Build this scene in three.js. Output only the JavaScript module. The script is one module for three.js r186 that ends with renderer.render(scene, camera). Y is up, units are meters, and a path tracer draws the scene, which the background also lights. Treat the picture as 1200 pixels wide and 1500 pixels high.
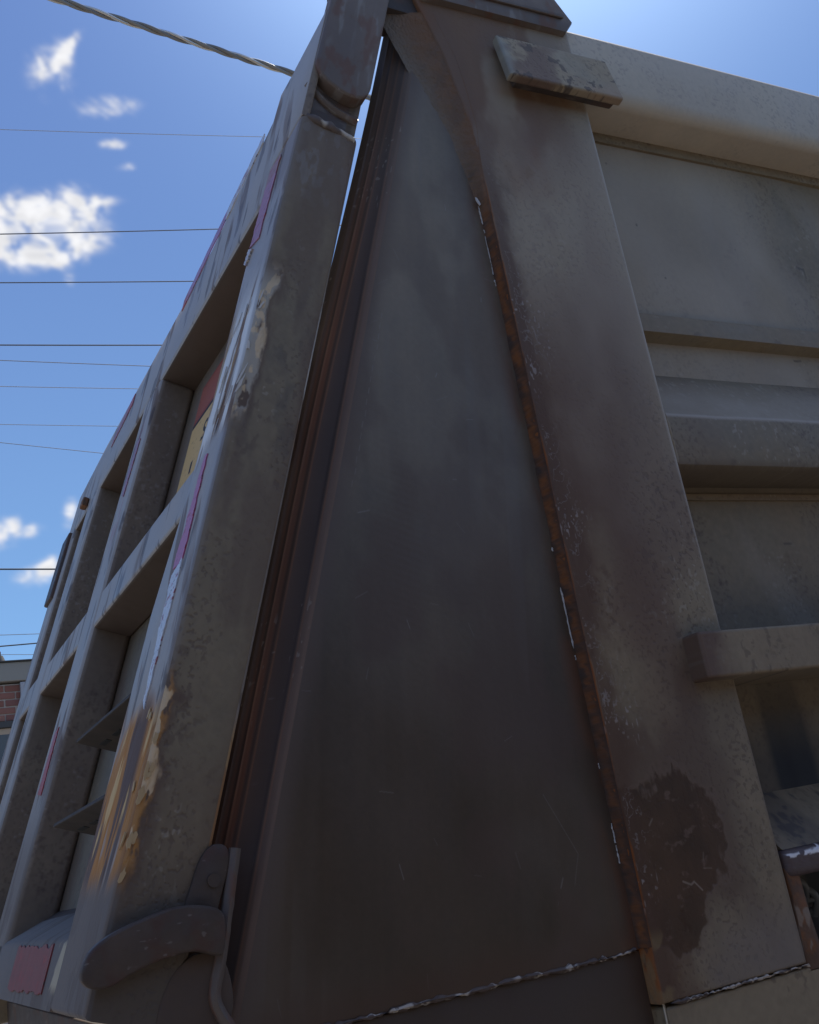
import * as THREE from 'three';
import { RoundedBoxGeometry } from 'three/addons/geometries/RoundedBoxGeometry.js';
import { mergeGeometries, toCreasedNormals } from 'three/addons/utils/BufferGeometryUtils.js';

// ------------------------------------------------------------------ camera
const scene = new THREE.Scene();
const camera = new THREE.PerspectiveCamera(50.96, 819 / 1024, 0.05, 900);
camera.position.set(0, 1.6, 1.625);
{
  const right = new THREE.Vector3(0.87990953, -0.16433366, 0.44581797);
  const up = new THREE.Vector3(0.00282468, 0.94007774, 0.34094847);
  const back = new THREE.Vector3(-0.47513286, -0.29874451, 0.82764756);
  camera.quaternion.setFromRotationMatrix(new THREE.Matrix4().makeBasis(right, up, back));
}
scene.add(camera);
const renderer = new THREE.WebGLRenderer({ antialias: true });
renderer.toneMapping = THREE.LinearToneMapping;
renderer.toneMappingExposure = 1.0;
renderer.shadowMap.enabled = true;

// ------------------------------------------------------------------ noise
const PERM = new Uint16Array(1024);
{
  let s = 91237;
  const rnd0 = () => (s = (s * 1103515245 + 12345) & 0x7fffffff) / 0x7fffffff;
  const p = Array.from({ length: 512 }, (_, i) => i);
  for (let i = 511; i > 0; i--) { const j = Math.floor(rnd0() * (i + 1)); [p[i], p[j]] = [p[j], p[i]]; }
  for (let i = 0; i < 1024; i++) PERM[i] = p[i & 511];
}
function vnoise(x, y) {
  const xi = Math.floor(x), yi = Math.floor(y), fx = x - xi, fy = y - yi;
  const u = fx * fx * (3 - 2 * fx), v = fy * fy * (3 - 2 * fy);
  const a = PERM[(xi & 511) + PERM[yi & 511]], b = PERM[((xi + 1) & 511) + PERM[yi & 511]];
  const c = PERM[(xi & 511) + PERM[(yi + 1) & 511]], d = PERM[((xi + 1) & 511) + PERM[(yi + 1) & 511]];
  return ((a + (b - a) * u) * (1 - v) + (c + (d - c) * u) * v) / 511;
}
function fbm(x, y, o = 4) {
  let s = 0, a = 0.5, n = 0;
  for (let i = 0; i < o; i++) { s += a * vnoise(x, y); n += a; x = x * 2.03 + 17.3; y = y * 2.03 + 5.1; a *= 0.5; }
  return s / n;
}
const sst = (a, b, x) => { const t = Math.min(1, Math.max(0, (x - a) / (b - a))); return t * t * (3 - 2 * t); };
let seed = 4242;
const rnd = () => { seed = (seed * 1664525 + 1013904223) >>> 0; return seed / 4294967296; };

// ------------------------------------------------------------------ sky and sun
const SUN = new THREE.Vector3(0.44, 0.79, -0.43).normalize();
{
  const W = 2048, H = 2048, data = new Float32Array(W * H * 4), D = Math.PI / 180;
  // clouds: azimuth, elevation, half width, half height (degrees), strength, tilt
  const clouds = [
    [-77.75, 40.9, 1.35, 1.15, 1.25, 0.2], [-76.6, 41.75, 0.85, 0.42, 1.15, 0.8], [-74.3, 39.25, 1.75, 0.55, 1.25, 0.05],
    [-74.3, 37.55, 0.9, 0.3, 0.9, 0], [-73.7, 36.5, 0.7, 0.25, 0.85, 0.1],
    [-79.6, 34.4, 2.6, 0.95, 1.35, 0.05], [-76.9, 34.75, 1.5, 0.9, 1.25, 0], [-75.2, 34.95, 1.35, 0.28, 0.85, 0.02], [-76.6, 33.2, 1.9, 1.0, 1.2, 0.05],
    [-80.3, 32.6, 2.4, 1.0, 1.3, 0], [-78.3, 32.1, 1.6, 0.5, 1.0, 0], [-77.5, 31.15, 0.6, 0.4, 0.8, 0],
    [-82.2, 33.4, 2.0, 1.6, 1.2, 0],
    [-82.0, 18.7, 1.5, 0.85, 1.2, 0], [-80.7, 18.85, 1.0, 0.4, 0.9, 0], [-78.5, 19.4, 0.55, 0.8, 1.1, 0.5],
    [-79.6, 17.2, 0.9, 0.55, 0.9, 0.4], [-80.4, 16.5, 1.5, 0.6, 0.95, 0.1],
  ];
  const dir = new THREE.Vector3();
  for (let j = 0; j < H; j++) {
    const el = ((j + 0.5) / H - 0.5) * 180, se = Math.sin(el * D), ce = Math.cos(el * D);
    for (let i = 0; i < W; i++) {
      const az = ((i + 0.5) / W - 0.5) * 360;
      dir.set(Math.cos(az * D) * ce, se, Math.sin(az * D) * ce);
      const cg = dir.dot(SUN), g = Math.acos(Math.min(1, Math.max(-1, cg)));
      const h = Math.max(0, se);
      // blue that pales towards the horizon and towards the sun
      const hz = Math.exp(-h * 3), gl = Math.exp(-((g / 0.215) ** 2)), g2 = Math.exp(-g * 3);
      let r = 0.108 + 0.245 * hz + 0.8 * gl + 0.03 * g2, gg = 0.182 + 0.545 * hz + 1.1 * gl + 0.035 * g2, b = 0.50 + 0.66 * hz + 1.4 * gl + 0.04 * g2;
      if (el < 0) { const k = Math.exp(el / 6); r = 0.16 + (r - 0.16) * k; gg = 0.15 + (gg - 0.15) * k; b = 0.14 + (b - 0.14) * k; }
      let c = 0, sh = 0.95;
      if (el > 2 && el < 70) {
        if (az > -92 && az < -66) {
          let m = 0;
          for (const [ca, cel, cw, ch, st, ti] of clouds) {
            const dx = (az - ca) * ce / 0.82, dy = el - cel - ti * (az - ca);
            const q = (dx / cw) ** 2 + (dy / ch) ** 2;
            if (q < 6) m += st * Math.exp(-q * 1.15);
          }
          const wx = az * 1.15 + 1.3 * vnoise(az * 0.8, el * 0.8), wy = el * 1.25;
          const n = fbm(wx, wy, 3), n2 = fbm((wx + 0.4 * wy) * 2.6 + 40, wy * 2.6, 2);
          c = 0.97 * sst(0.10, 1.22, m * (0.05 + 1.45 * n) * (0.52 + 0.86 * n2)) ** 1.15; sh = 0.84 + 0.3 * fbm(wx * 1.6 + 9, wy * 1.9 - 0.5, 3) - 0.10;
        } else if (az > -62 || az < -96) {
          // scattered fair-weather puffs over the rest of the sky
          const px = dir.x / (se + 0.12), py = dir.z / (se + 0.12);
          const n = fbm(px * 1.6 + 7, py * 1.6 + 3, 5);
          const edge = Math.min(1, Math.min(Math.abs(az + 62), Math.abs(az + 96)) / 14);
          c = sst(0.60, 0.76, n) * 0.9 * sst(3, 12, el) * edge * (az > -62 && az < -20 ? 0 : 1);
        }
      }
      if (c > 0) { const w = Math.min(0.98, sh); r += (w - r) * c; gg += (w - gg) * c; b += (w + 0.02 - b) * c; }
      const k = (j * W + i) * 4;
      data[k] = r; data[k + 1] = gg; data[k + 2] = b; data[k + 3] = 1;
    }
  }
  const sky = new THREE.DataTexture(data, W, H, THREE.RGBAFormat, THREE.FloatType);
  sky.mapping = THREE.EquirectangularReflectionMapping;
  sky.magFilter = THREE.LinearFilter; sky.minFilter = THREE.LinearFilter; sky.needsUpdate = true;
  scene.background = sky;
  scene.environment = sky;
}
const sun = new THREE.DirectionalLight(new THREE.Color(1.0, 0.93, 0.82), 5.0);
sun.position.copy(SUN).multiplyScalar(60).add(new THREE.Vector3(4, 0, -1));
sun.target.position.set(4, 0, -1);
sun.castShadow = true;
sun.shadow.mapSize.set(2048, 2048);
Object.assign(sun.shadow.camera, { left: -25, right: 25, top: 25, bottom: -25, near: 1, far: 140 });
scene.add(sun, sun.target);

// ------------------------------------------------------------------ materials
const toS = (c) => { c = Math.min(1, Math.max(0, c)); return 255 * (c <= 0.0031308 ? 12.92 * c : 1.055 * c ** (1 / 2.4) - 0.055); };
// fn(x, y, o) fills o = [r, g, b, roughness, height 0..1] at metres (x, y) of the surface
function paint(W, H, [x0, y0, w, h], fn, { bump = 0.002, mirror = false, metal = 0, spec = 1, flat = 0 } = {}) {
  const cm = new Uint8Array(W * H * 4), rm = new Uint8Array(W * H * 4), bm = new Uint8Array(W * H * 4), o = [0, 0, 0, 0, 0];
  for (let j = 0; j < H; j++) for (let i = 0; i < W; i++) {
    fn(x0 + (i + 0.5) / W * w, y0 + (j + 0.5) / H * h, o);
    const k = (j * W + i) * 4, q = Math.min(1, Math.max(0, o[4])) * 255, ro = Math.min(1, Math.max(0.05, o[3])) * 255;
    cm[k] = toS(o[0]); cm[k + 1] = toS(o[1]); cm[k + 2] = toS(o[2]); cm[k + 3] = 255;
    rm[k] = 0; rm[k + 1] = ro; rm[k + 2] = 0; rm[k + 3] = 255;
    bm[k] = bm[k + 1] = bm[k + 2] = q; bm[k + 3] = 255;
  }
  const t = (d, srgb) => {
    const x = new THREE.DataTexture(d, W, H, THREE.RGBAFormat);
    if (srgb) x.colorSpace = THREE.SRGBColorSpace;
    x.wrapS = x.wrapT = mirror ? THREE.MirroredRepeatWrapping : THREE.ClampToEdgeWrapping;
    x.magFilter = THREE.LinearFilter; x.minFilter = THREE.LinearMipmapLinearFilter; x.generateMipmaps = true; x.needsUpdate = true;
    return x;
  };
  const m = flat ? new THREE.MeshStandardMaterial({ map: t(cm, true), roughness: flat, side: THREE.DoubleSide }) : new THREE.MeshPhysicalMaterial({ map: t(cm, true), roughnessMap: t(rm), roughness: 1, metalness: metal, bumpMap: t(bm), bumpScale: bump, side: THREE.DoubleSide, specularIntensity: spec });
  m.userData.frame = [x0, y0, w, h];
  return m;
}
const mix = (o, r, g, b, t) => { o[0] += (r - o[0]) * t; o[1] += (g - o[1]) * t; o[2] += (b - o[2]) * t; };

// weathered warm grey enamel on steel
function grey(x, y, o, k = 1, rustAmt = 1) {
  const n1 = fbm(x * 3.1 + 11, y * 2.3 + 4, 5), n2 = fbm(x * 17, y * 3.2, 4), n3 = fbm(x * 95, y * 95, 2), n4 = fbm(x * 9 + 31, y * 9 + 7, 5);
  const v = k * (0.66 + 0.34 * n1 + 0.20 * n2 + 0.24 * n3);
  o[0] = 0.234 * v; o[1] = 0.178 * v; o[2] = 0.108 * v; o[3] = 0.50 + 0.16 * n2 + 0.10 * n1; o[4] = 0.5 + 0.14 * (n3 - 0.5) + 0.12 * (n4 - 0.5);
  const br = sst(0.42, 0.66, fbm(x * 3.4 + 60, y * 2.1 + 21, 5)) * rustAmt;
  mix(o, 0.145, 0.084, 0.054, 0.62 * br);
  const ru = sst(0.68, 0.80, fbm(x * 23 + 31, y * 19 + 7, 4)) * sst(0.55, 0.7, fbm(x * 4, y * 3 + 70, 3)) * rustAmt;
  mix(o, 0.075, 0.036, 0.024, 0.6 * ru); o[3] += 0.2 * ru; o[4] -= 0.16 * ru;
  const sp = sst(0.66, 0.74, fbm(x * 70 + 9, y * 52 + 3, 3)) * sst(0.58, 0.7, n4);
  mix(o, 0.08, 0.05, 0.036, 0.45 * sp);
  const pit = sst(0.60, 0.74, fbm(x * 170 + 3, y * 150, 2)) * sst(0.40, 0.66, fbm(x * 6 + 12, y * 5 + 50, 4));
  mix(o, 0.085, 0.052, 0.034, 0.55 * pit); o[4] -= 0.15 * pit;
  const lt = sst(0.68, 0.80, fbm(x * 120 + 33, y * 105 + 4, 2)) * sst(0.52, 0.7, fbm(x * 5 + 2, y * 4 + 90, 4));
  mix(o, 0.34, 0.29, 0.22, 0.45 * lt);
}
// short scratches: many seeded strokes rasterised by distance
function strokes(list, x, y) {
  let m = 0;
  for (const [ax, ay, bx, by, r, a] of list) {
    const dx = bx - ax, dy = by - ay, t = Math.min(1, Math.max(0, ((x - ax) * dx + (y - ay) * dy) / (dx * dx + dy * dy)));
    const d = Math.hypot(x - ax - dx * t, y - ay - dy * t);
    if (d < r * 2) m = Math.max(m, a * sst(r * 1.6, r * 0.4, d));
  }
  return m;
}
const S = 0.3447, X0 = -0.2055;                                   // lean of the tailgate: x = S y + X0 on its rear face

// rear corner post (front face in metres x, y)
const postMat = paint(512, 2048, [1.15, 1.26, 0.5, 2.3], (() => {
  const marks = [];
  for (let i = 0; i < 3; i++) { const y = 1.4 + rnd() * 0.2, x = 1.31 + rnd() * 0.16, a = rnd() * 3; marks.push([x, y, x + 0.02 * Math.cos(a), y + 0.012 * Math.sin(a), 0.0009 + rnd() * 0.0012, 0.25 + 0.45 * rnd()]); }
  marks.push([1.365, 1.47, 1.382, 1.462, 0.0018, 0.9], [1.382, 1.462, 1.39, 1.466, 0.0018, 0.9], [1.39, 1.466, 1.405, 1.449, 0.0015, 0.9]);
  return (x, y, o) => {
    grey(x, y, o, 1.0, 1);
    // broad brown stains, then a painted lift above and darkening below
    const st = fbm(x * 5 + 3, y * 3.1 + 8, 4);
    const b1 = Math.exp(-(((x - 1.50) / 0.13) ** 2 + ((y - 2.62) / 0.30) ** 2)) + Math.exp(-(((x - 1.36) / 0.09) ** 2 + ((y - 2.33) / 0.16) ** 2)) + 0.8 * Math.exp(-(((x - 1.42) / 0.10) ** 2 + ((y - 1.98) / 0.22) ** 2));
    mix(o, 0.115, 0.063, 0.041, 0.72 * sst(0.25, 0.95, b1 * (0.2 + 1.5 * st)));
    mix(o, 0.110, 0.058, 0.036, 0.75 * sst(0.42, 0.60, fbm(x * 7 + 90, y * 3.2 + 40, 5) + 0.10 * sst(1.46, 1.28, x)) * sst(1.62, 1.46, x));
    mix(o, 0.40, 0.325, 0.24, 0.50 * sst(2.2, 2.85, y + 0.7 * (st - 0.5)));  // paler upper post stands in for glare haze
    mix(o, 0.105, 0.074, 0.053, 0.5 * sst(0.32, 0.62, fbm(x * 4 + 30, y * 2.4 + 70, 5)) * sst(2.15, 1.8, y + 0.3 * (st - 0.5)));  // shading put into the colour: lower post darkened with a brown mottle
    // rusted head
    const hd = sst(2.88, 3.14, y + 0.34 * (st - 0.5)) * sst(1.66, 1.42, x + 0.24 * (st - 0.5));
    mix(o, 0.155, 0.082, 0.044, 0.9 * hd); mix(o, 0.20, 0.074, 0.020, 0.75 * hd * sst(0.5, 0.68, fbm(x * 7 + 40, y * 4 + 9, 4)));
    mix(o, 0.30, 0.235, 0.165, 0.65 * hd * sst(0.5, 0.72, fbm(x * 11, y * 7 + 50, 4)));
    // dark bare-rust patch low on the post
    const wob = 0.055 * (fbm(x * 14 + 5, y * 14, 4) - 0.5) * 2 + 0.022 * (fbm(x * 60, y * 40, 4) - 0.5) * 2;
    const run = 0.10 * (fbm(x * 34 + 3, y * 3.5, 4) - 0.5) * sst(1.55, 1.66, y);
    let d = Math.min(Math.hypot((x - 1.375) / 0.112, (y - 1.545) / 0.115) - 1, Math.hypot((x - 1.325) / 0.085, (y - 1.44) / 0.085) - 1, Math.hypot((x - 1.30) / 0.05, (y - 1.57) / 0.09) - 1) * 0.11 + wob + run;
    const pt = sst(0.003 + 0.012 * fbm(x * 90, y * 40, 2), -0.006, d), rim = sst(0.014, 0.004, Math.abs(d - 0.008)) * (1 - pt);
    mix(o, 0.155, 0.10, 0.072, 0.4 * rim);
    const pn = fbm(x * 24 + 2, y * 15, 5), pd = sst(1.52, 1.72, y + 0.08 * (st - 0.5));
    o[0] += ((0.046 + 0.062 * pn) * (1 - 0.4 * pd) - o[0]) * pt * 0.93; o[1] += ((0.025 + 0.030 * pn) * (1 - 0.35 * pd) - o[1]) * pt * 0.93; o[2] += ((0.012 + 0.015 * pn) * (1 - 0.3 * pd) - o[2]) * pt * 0.93;
    const sc2 = sst(0.66, 0.78, fbm(x * 40 + 9, y * 52, 5)) * pt; mix(o, 0.20, 0.13, 0.095, 0.5 * sc2);
    o[3] += 0.12 * pt; o[4] -= (0.28 + 0.15 * (pn - 0.5)) * pt;
    const mk = strokes(marks, x, y); mix(o, 0.34, 0.27, 0.21, 0.6 * mk * (0.4 + pn));
    // lighter dusty foot
    const ft = sst(1.45, 1.33, y + 0.10 * (st - 0.5)) * sst(1.30, 1.42, x) * (1 - pt);
    mix(o, 0.185, 0.150, 0.128, 0.55 * ft * (0.5 + fbm(x * 20, y * 20, 3)));
    // orange rust of the welded left edge, then flaking paint
    const lf = y > 3.1 ? 1.262 - (y - 3.1) * 0.19 : 1.262;
    const e = x - lf + 0.010 * (fbm(x * 30, y * 13 + 9, 3) - 0.5);
    const or = sst(0.007, 0.001, e) * sst(3.2, 2.9, y);
    mix(o, 0.25, 0.082, 0.020, or * sst(0.0, 0.4, fbm(x * 90, y * 26, 4))); mix(o, 0.08, 0.04, 0.025, 0.8 * or * sst(0.60, 0.75, fbm(x * 120 + 8, y * 40, 4))); o[4] += or * 0.4 * (fbm(x * 160, y * 90, 3) - 0.5);
    o[3] += 0.25 * or;
    const fl = sst(0.075, 0.02, e + 0.07 * (fbm(x * 26 + 70, y * 11, 4) - 0.5)) * (1 - or) * (1 - 0.75 * sst(2.9, 3.15, y));
    mix(o, 0.092, 0.047, 0.028, 0.8 * fl); o[4] -= 0.22 * fl;
    const wf = sst(0.78, 0.86, vnoise(x * 260 + 4, y * 130)) * sst(0.055, 0.03, Math.abs(e - 0.04)) * sst(0.42, 0.6, fbm(x * 3, y * 5 + 33, 3)) * sst(3.05, 2.9, y);
    mix(o, 0.36, 0.31, 0.28, 0.75 * wf); o[4] += 0.3 * wf;
    const cu = sst(0.022, 0.004, Math.abs(fbm(x * 52 + 11, y * 38, 4) - 0.5)) * sst(0.075, 0.02, e + 0.03 * (st - 0.5)) * sst(0.006, 0.014, e) * sst(0.36, 0.55, fbm(x * 4, y * 7 + 3, 3)) * sst(3.1, 2.9, y);
    mix(o, 0.27, 0.235, 0.21, 0.6 * cu); o[4] += 0.3 * cu;
    // yellowish flakes at the very foot
    const yf = sst(1.41, 1.38, y) * sst(1.325, 1.29, x + 0.03 * (pn - 0.5)) * sst(0.45, 0.6, fbm(x * 33, y * 18, 3));
    mix(o, 0.22, 0.15, 0.07, 0.6 * yf);
    // right edge: worn brown low down, sky highlight painted on higher up
    const re = sst(1.603, 1.611, x + 0.006 * (st - 0.5)); mix(o, 0.14, 0.10, 0.075, 0.5 * re * (y < 1.75 ? 1 : 0)); mix(o, 0.42, 0.37, 0.31, 0.6 * re * sst(1.75, 2.3, y) * (0.4 + st));
  };
})(), { bump: 0.003 });

// dark mill-scale plate of the corner
const plateMat = paint(1024, 1536, [0.38, 1.03, 0.95, 2.5], (() => {
  const sc = [];
  for (let i = 0; i < 46; i++) { const x = 0.55 + rnd() * 0.7, y = 1.4 + rnd() * 1.5, a = rnd() * 6.3, l = 0.004 + rnd() * 0.025; sc.push([x, y, x + l * Math.cos(a), y + l * Math.sin(a), 0.0005 + rnd() * 0.0007, 0.15 + rnd() * 0.3]); }
  for (let i = 0; i < 16; i++) { const y = 2.62 - i * 0.024, x = S * y + X0 + 0.272 + (rnd() - 0.5) * 0.003; sc.push([x, y, x - 0.004, y - 0.012, 0.0008, 0.2 + 0.25 * rnd()]); }
  sc.push([1.12, 1.66, 1.17, 1.55, 0.0006, 0.35], [1.17, 1.55, 1.15, 1.50, 0.0006, 0.3], [1.12, 1.50, 1.128, 1.515, 0.0012, 0.4]);
  return (x, y, o) => {
    const along = x - (S * y + X0 + 0.235);                        // distance from the fold
    const n = fbm(x * 4, y * 2 + 9, 5), s1 = fbm((x - 0.16 * y) * 26, y * 1.1, 5), s2 = fbm((x - 0.16 * y) * 70, y * 1.6 + 3, 3), f = fbm(x * 120, y * 120, 2), m = fbm(x * 8 + 40, y * 5, 4);
    const hi = sst(1.6, 3.0, y);  // upper plate painted paler, standing in for glare haze and sky sheen
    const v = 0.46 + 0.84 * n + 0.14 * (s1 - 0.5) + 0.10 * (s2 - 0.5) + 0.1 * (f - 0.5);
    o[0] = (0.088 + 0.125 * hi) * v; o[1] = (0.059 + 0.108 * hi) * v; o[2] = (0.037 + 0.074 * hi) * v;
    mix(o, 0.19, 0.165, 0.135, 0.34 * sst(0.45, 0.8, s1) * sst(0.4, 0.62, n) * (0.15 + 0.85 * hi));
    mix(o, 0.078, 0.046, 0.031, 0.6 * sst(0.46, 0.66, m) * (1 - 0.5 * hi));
    mix(o, 0.15, 0.13, 0.112, 0.16 * sst(0.62, 0.82, vnoise((x - 0.17 * y) * 60, y * 0.9 + 3)) * sst(0.45, 0.6, fbm(x * 5, y * 1.4 + 6, 3)));
    mix(o, 0.17, 0.145, 0.12, 0.14 * sst(0.5, 0.7, fbm(x * 3 + 8, y * 2.2 + 3, 5)));
    // ripples left by rolling
    const rp = Math.exp(-(((x - 0.93) / 0.05) ** 2 + ((y - 2.18) / 0.20) ** 2));
    o[3] = 0.46 + 0.16 * (n - 0.5) + 0.12 * (s1 - 0.5) + 0.22 * (m - 0.5); o[4] = 0.5 + 0.10 * (f - 0.5) + 0.2 * (n - 0.5) + 0.04 * rp * Math.sin(y * 420 + x * 160);
    const k = strokes(sc, x, y); mix(o, 0.30, 0.28, 0.26, k * 0.7);
    // rust along the welds and the fold
    const bt = sst(0.075, 0.0, y - 1.374 + 0.05 * (m - 0.5)); mix(o, 0.072, 0.036, 0.022, 0.65 * bt);
    const rt = sst(0.060, 0.005, 1.262 - x + 0.03 * (m - 0.5)); mix(o, 0.125, 0.056, 0.030, 0.75 * rt * sst(0.35, 0.62, fbm(x * 30, y * 9, 4)));
    const fo = sst(0.05, 0.0, Math.abs(along) + 0.02 * (m - 0.5)); mix(o, 0.10, 0.068, 0.050, 0.75 * fo); o[3] += 0.12 * fo;
    const tp = sst(3.02, 3.34, y + 0.25 * (m - 0.5)); mix(o, 0.10, 0.062, 0.042, 0.6 * tp);
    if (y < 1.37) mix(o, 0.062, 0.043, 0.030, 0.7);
  };
})(), { bump: 0.0016 });

// folded flange beside the tailgate: x across (0 at the gap, 0.1 at the fold), y up
const flangeMat = paint(256, 1536, [-0.02, 1.35, 0.14, 2.2], (x, y, o) => {
  const n = fbm(x * 30, y * 3, 4), m = fbm(x * 70, y * 9 + 6, 4), f = fbm(x * 200, y * 120, 2);
  const v = 0.7 + 0.6 * n;
  o[0] = 0.108 * v; o[1] = 0.068 * v; o[2] = 0.048 * v; o[3] = 0.72; o[4] = 0.5 + 0.2 * (m - 0.5) + 0.1 * (f - 0.5);
  const up = sst(2.6, 3.2, y);
  const rs = Math.exp(-(((x - 0.040 + 0.006 * (m - 0.5)) / 0.009) ** 2)) + 0.6 * Math.exp(-(((x - 0.024) / 0.004) ** 2));
  mix(o, 0.185, 0.070, 0.034, 0.8 * Math.min(1, rs) * (0.35 + 0.9 * m) * (1 - 0.55 * up));
  const fo = Math.exp(-(((x - 0.093) / 0.019) ** 2)); { const dkl = Math.exp(-(((x - 0.064) / 0.007) ** 2)); mix(o, 0.045, 0.03, 0.024, 0.75 * dkl); } mix(o, 0.165, 0.106, 0.074, 0.85 * fo * (0.5 + n));  // pale band along the fold is a painted highlight
  const eg = sst(0.018, 0.0, x); mix(o, 0.030, 0.021, 0.018, 0.8 * eg);
  for (const [c, w, a] of [[0.034, 0.0022, 0.7], [0.054, 0.0022, 0.6], [0.0735, 0.002, 0.4]]) { const l = Math.exp(-(((x - c) / w) ** 2)); mix(o, 0.26, 0.115, 0.055, a * l * (0.3 + m)); } 
  for (const [c, w] of [[0.028, 0.003], [0.048, 0.004], [0.068, 0.003]]) mix(o, 0.03, 0.02, 0.016, 0.6 * Math.exp(-(((x - c) / w) ** 2)));
  mix(o, 0.13, 0.098, 0.076, 0.5 * up);
  const ch = sst(0.86, 0.92, vnoise(x * 240, y * 90 + 20)) * sst(0.6, 0.68, fbm(x * 9, y * 4, 3)); mix(o, 0.3, 0.26, 0.22, 0.4 * ch);
}, { bump: 0.002 });

// recessed side wall
const wallMat = paint(1024, 768, [1.0, 1.2, 3.0, 2.3], (x, y, o) => {
  grey(x + 5, y + 9, o, 0.86, 0.25);
  const n = fbm(x * 6 + 2, y * 4, 4), s = fbm((x + 0.6 * y) * 6, (y - 0.6 * x) * 1.2, 4);
  mix(o, 0.30, 0.245, 0.18, 0.35 * sst(0.5, 0.75, s));
  mix(o, 0.44, 0.365, 0.28, 0.6 * sst(0.30, 0.70, fbm(x * 1.7 + 3, y * 1.2 + 8, 4)) * sst(2.2, 2.8, y)); mix(o, 0.10, 0.078, 0.06, 0.35 * sst(2.2, 1.9, y));  // wall painted paler towards the top for glare haze, darker below
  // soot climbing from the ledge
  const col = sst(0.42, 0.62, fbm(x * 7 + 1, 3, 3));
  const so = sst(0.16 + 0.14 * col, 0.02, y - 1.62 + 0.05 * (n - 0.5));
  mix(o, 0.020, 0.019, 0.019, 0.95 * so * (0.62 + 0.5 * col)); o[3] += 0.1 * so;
  mix(o, 0.09, 0.08, 0.07, 0.5 * sst(0.05, 0.0, Math.abs(y - 2.30)));
  const sp = sst(0.97, 0.99, vnoise(x * 40 + 50, y * 34)); mix(o, 0.06, 0.045, 0.035, 0.6 * sp);
}, { bump: 0.002, mirror: true });

// generic weathered grey, rust-brown and bare dark steel, mapped in metres
const greyMat = paint(768, 768, [0, 0, 2, 2], (x, y, o) => { grey(x + 3, y + 2, o, 1.0, 0.55);  }, { bump: 0.002, mirror: true });
const railMat = paint(768, 768, [0, 0, 2, 2], (x, y, o) => { grey(x + 13, y + 12, o, 1.75, 0.25); mix(o, 0.50, 0.43, 0.36, 0.42 + 0.16 * fbm(x * 8, y * 14, 4)); }, { bump: 0.0015, mirror: true });
const ribMat = paint(768, 768, [0, 0, 2, 2], (x, y, o) => { grey(x + 23, y + 17, o, 0.95, 0.3); mix(o, 0.22, 0.185, 0.14, 0.35 * sst(0.5, 0.75, fbm(x * 5, y * 16, 4))); }, { bump: 0.002, mirror: true });
const rib2Mat = paint(1024, 128, [1.6, 2.27, 2.0, 0.32], (x, y, o) => {
  grey(x + 23, y + 17, o, 0.80, 0.4);
  const n = fbm(x * 9, y * 22, 5), d = sst(2.414, 2.43, y + 0.008 * (n - 0.5)), e = Math.exp(-(((y - 2.418 - 0.006 * (n - 0.5)) / 0.006) ** 2));
  mix(o, 0.36, 0.30, 0.23, (0.40 + 0.5 * n) * d * sst(2.58, 2.46, y)); mix(o, 0.44, 0.37, 0.30, 0.75 * e);  // sloped top painted paler in place of sky light, plus the worn ridge
  mix(o, 0.10, 0.075, 0.055, 0.6 * sst(2.32, 2.29, y));
}, { bump: 0.002, mirror: true });
const darkMat = paint(512, 512, [0, 0, 1.5, 1.5], (x, y, o) => {
  const n = fbm(x * 5, y * 5, 5), m = fbm(x * 22 + 7, y * 22, 4), f = fbm(x * 150, y * 150, 2), v = 0.6 + 0.7 * n;
  o[0] = 0.070 * v; o[1] = 0.050 * v; o[2] = 0.040 * v; o[3] = 0.6 + 0.2 * (m - 0.5); o[4] = 0.5 + 0.35 * (m - 0.5) + 0.2 * (f - 0.5);
  mix(o, 0.105, 0.048, 0.026, 0.6 * sst(0.52, 0.7, m)); mix(o, 0.16, 0.13, 0.11, 0.5 * sst(0.66, 0.75, fbm(x * 13 + 60, y * 30, 4)));
}, { bump: 0.003, mirror: true });
const lugMat = paint(512, 512, [0, 0, 1.2, 1.2], (x, y, o) => {
  const n = fbm(x * 6, y * 4, 5), m = fbm(x * 40 + 7, y * 22, 5), s = fbm(x * 60, y * 9 + 4, 4), v = 0.65 + 0.7 * n;
  o[0] = 0.135 * v; o[1] = 0.098 * v; o[2] = 0.076 * v; o[3] = 0.55 + 0.3 * (m - 0.5); o[4] = 0.5 + 0.4 * (m - 0.5);
  mix(o, 0.24, 0.215, 0.19, 0.6 * sst(0.54, 0.68, s) * sst(0.4, 0.6, n)); mix(o, 0.14, 0.058, 0.032, 0.6 * sst(0.54, 0.7, m));
}, { bump: 0.003, mirror: true });
const deepMat = paint(256, 256, [0, 0, 1, 1], (x, y, o) => {
  const n = fbm(x * 8, y * 8, 5); o[0] = 0.060 + 0.04 * n; o[1] = 0.040 + 0.026 * n; o[2] = 0.029 + 0.016 * n; o[3] = 0.75; o[4] = fbm(x * 50, y * 50, 3);
}, { bump: 0.002, mirror: true });
const rustMat = paint(512, 512, [0, 0, 1, 1], (x, y, o) => {
  const n = fbm(x * 7, y * 7, 5), m = fbm(x * 36 + 7, y * 36, 4), f = fbm(x * 200, y * 200, 2), v = 0.55 + 0.9 * n;
  o[0] = 0.130 * v; o[1] = 0.070 * v; o[2] = 0.040 * v; o[3] = 0.8; o[4] = 0.5 + 0.5 * (m - 0.5) + 0.25 * (f - 0.5);
  mix(o, 0.24, 0.085, 0.022, 0.5 * sst(0.5, 0.7, m)); mix(o, 0.25, 0.20, 0.15, 0.7 * sst(0.66, 0.72, fbm(x * 50, y * 22 + 4, 3)));
}, { bump: 0.004, mirror: true });
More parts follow.
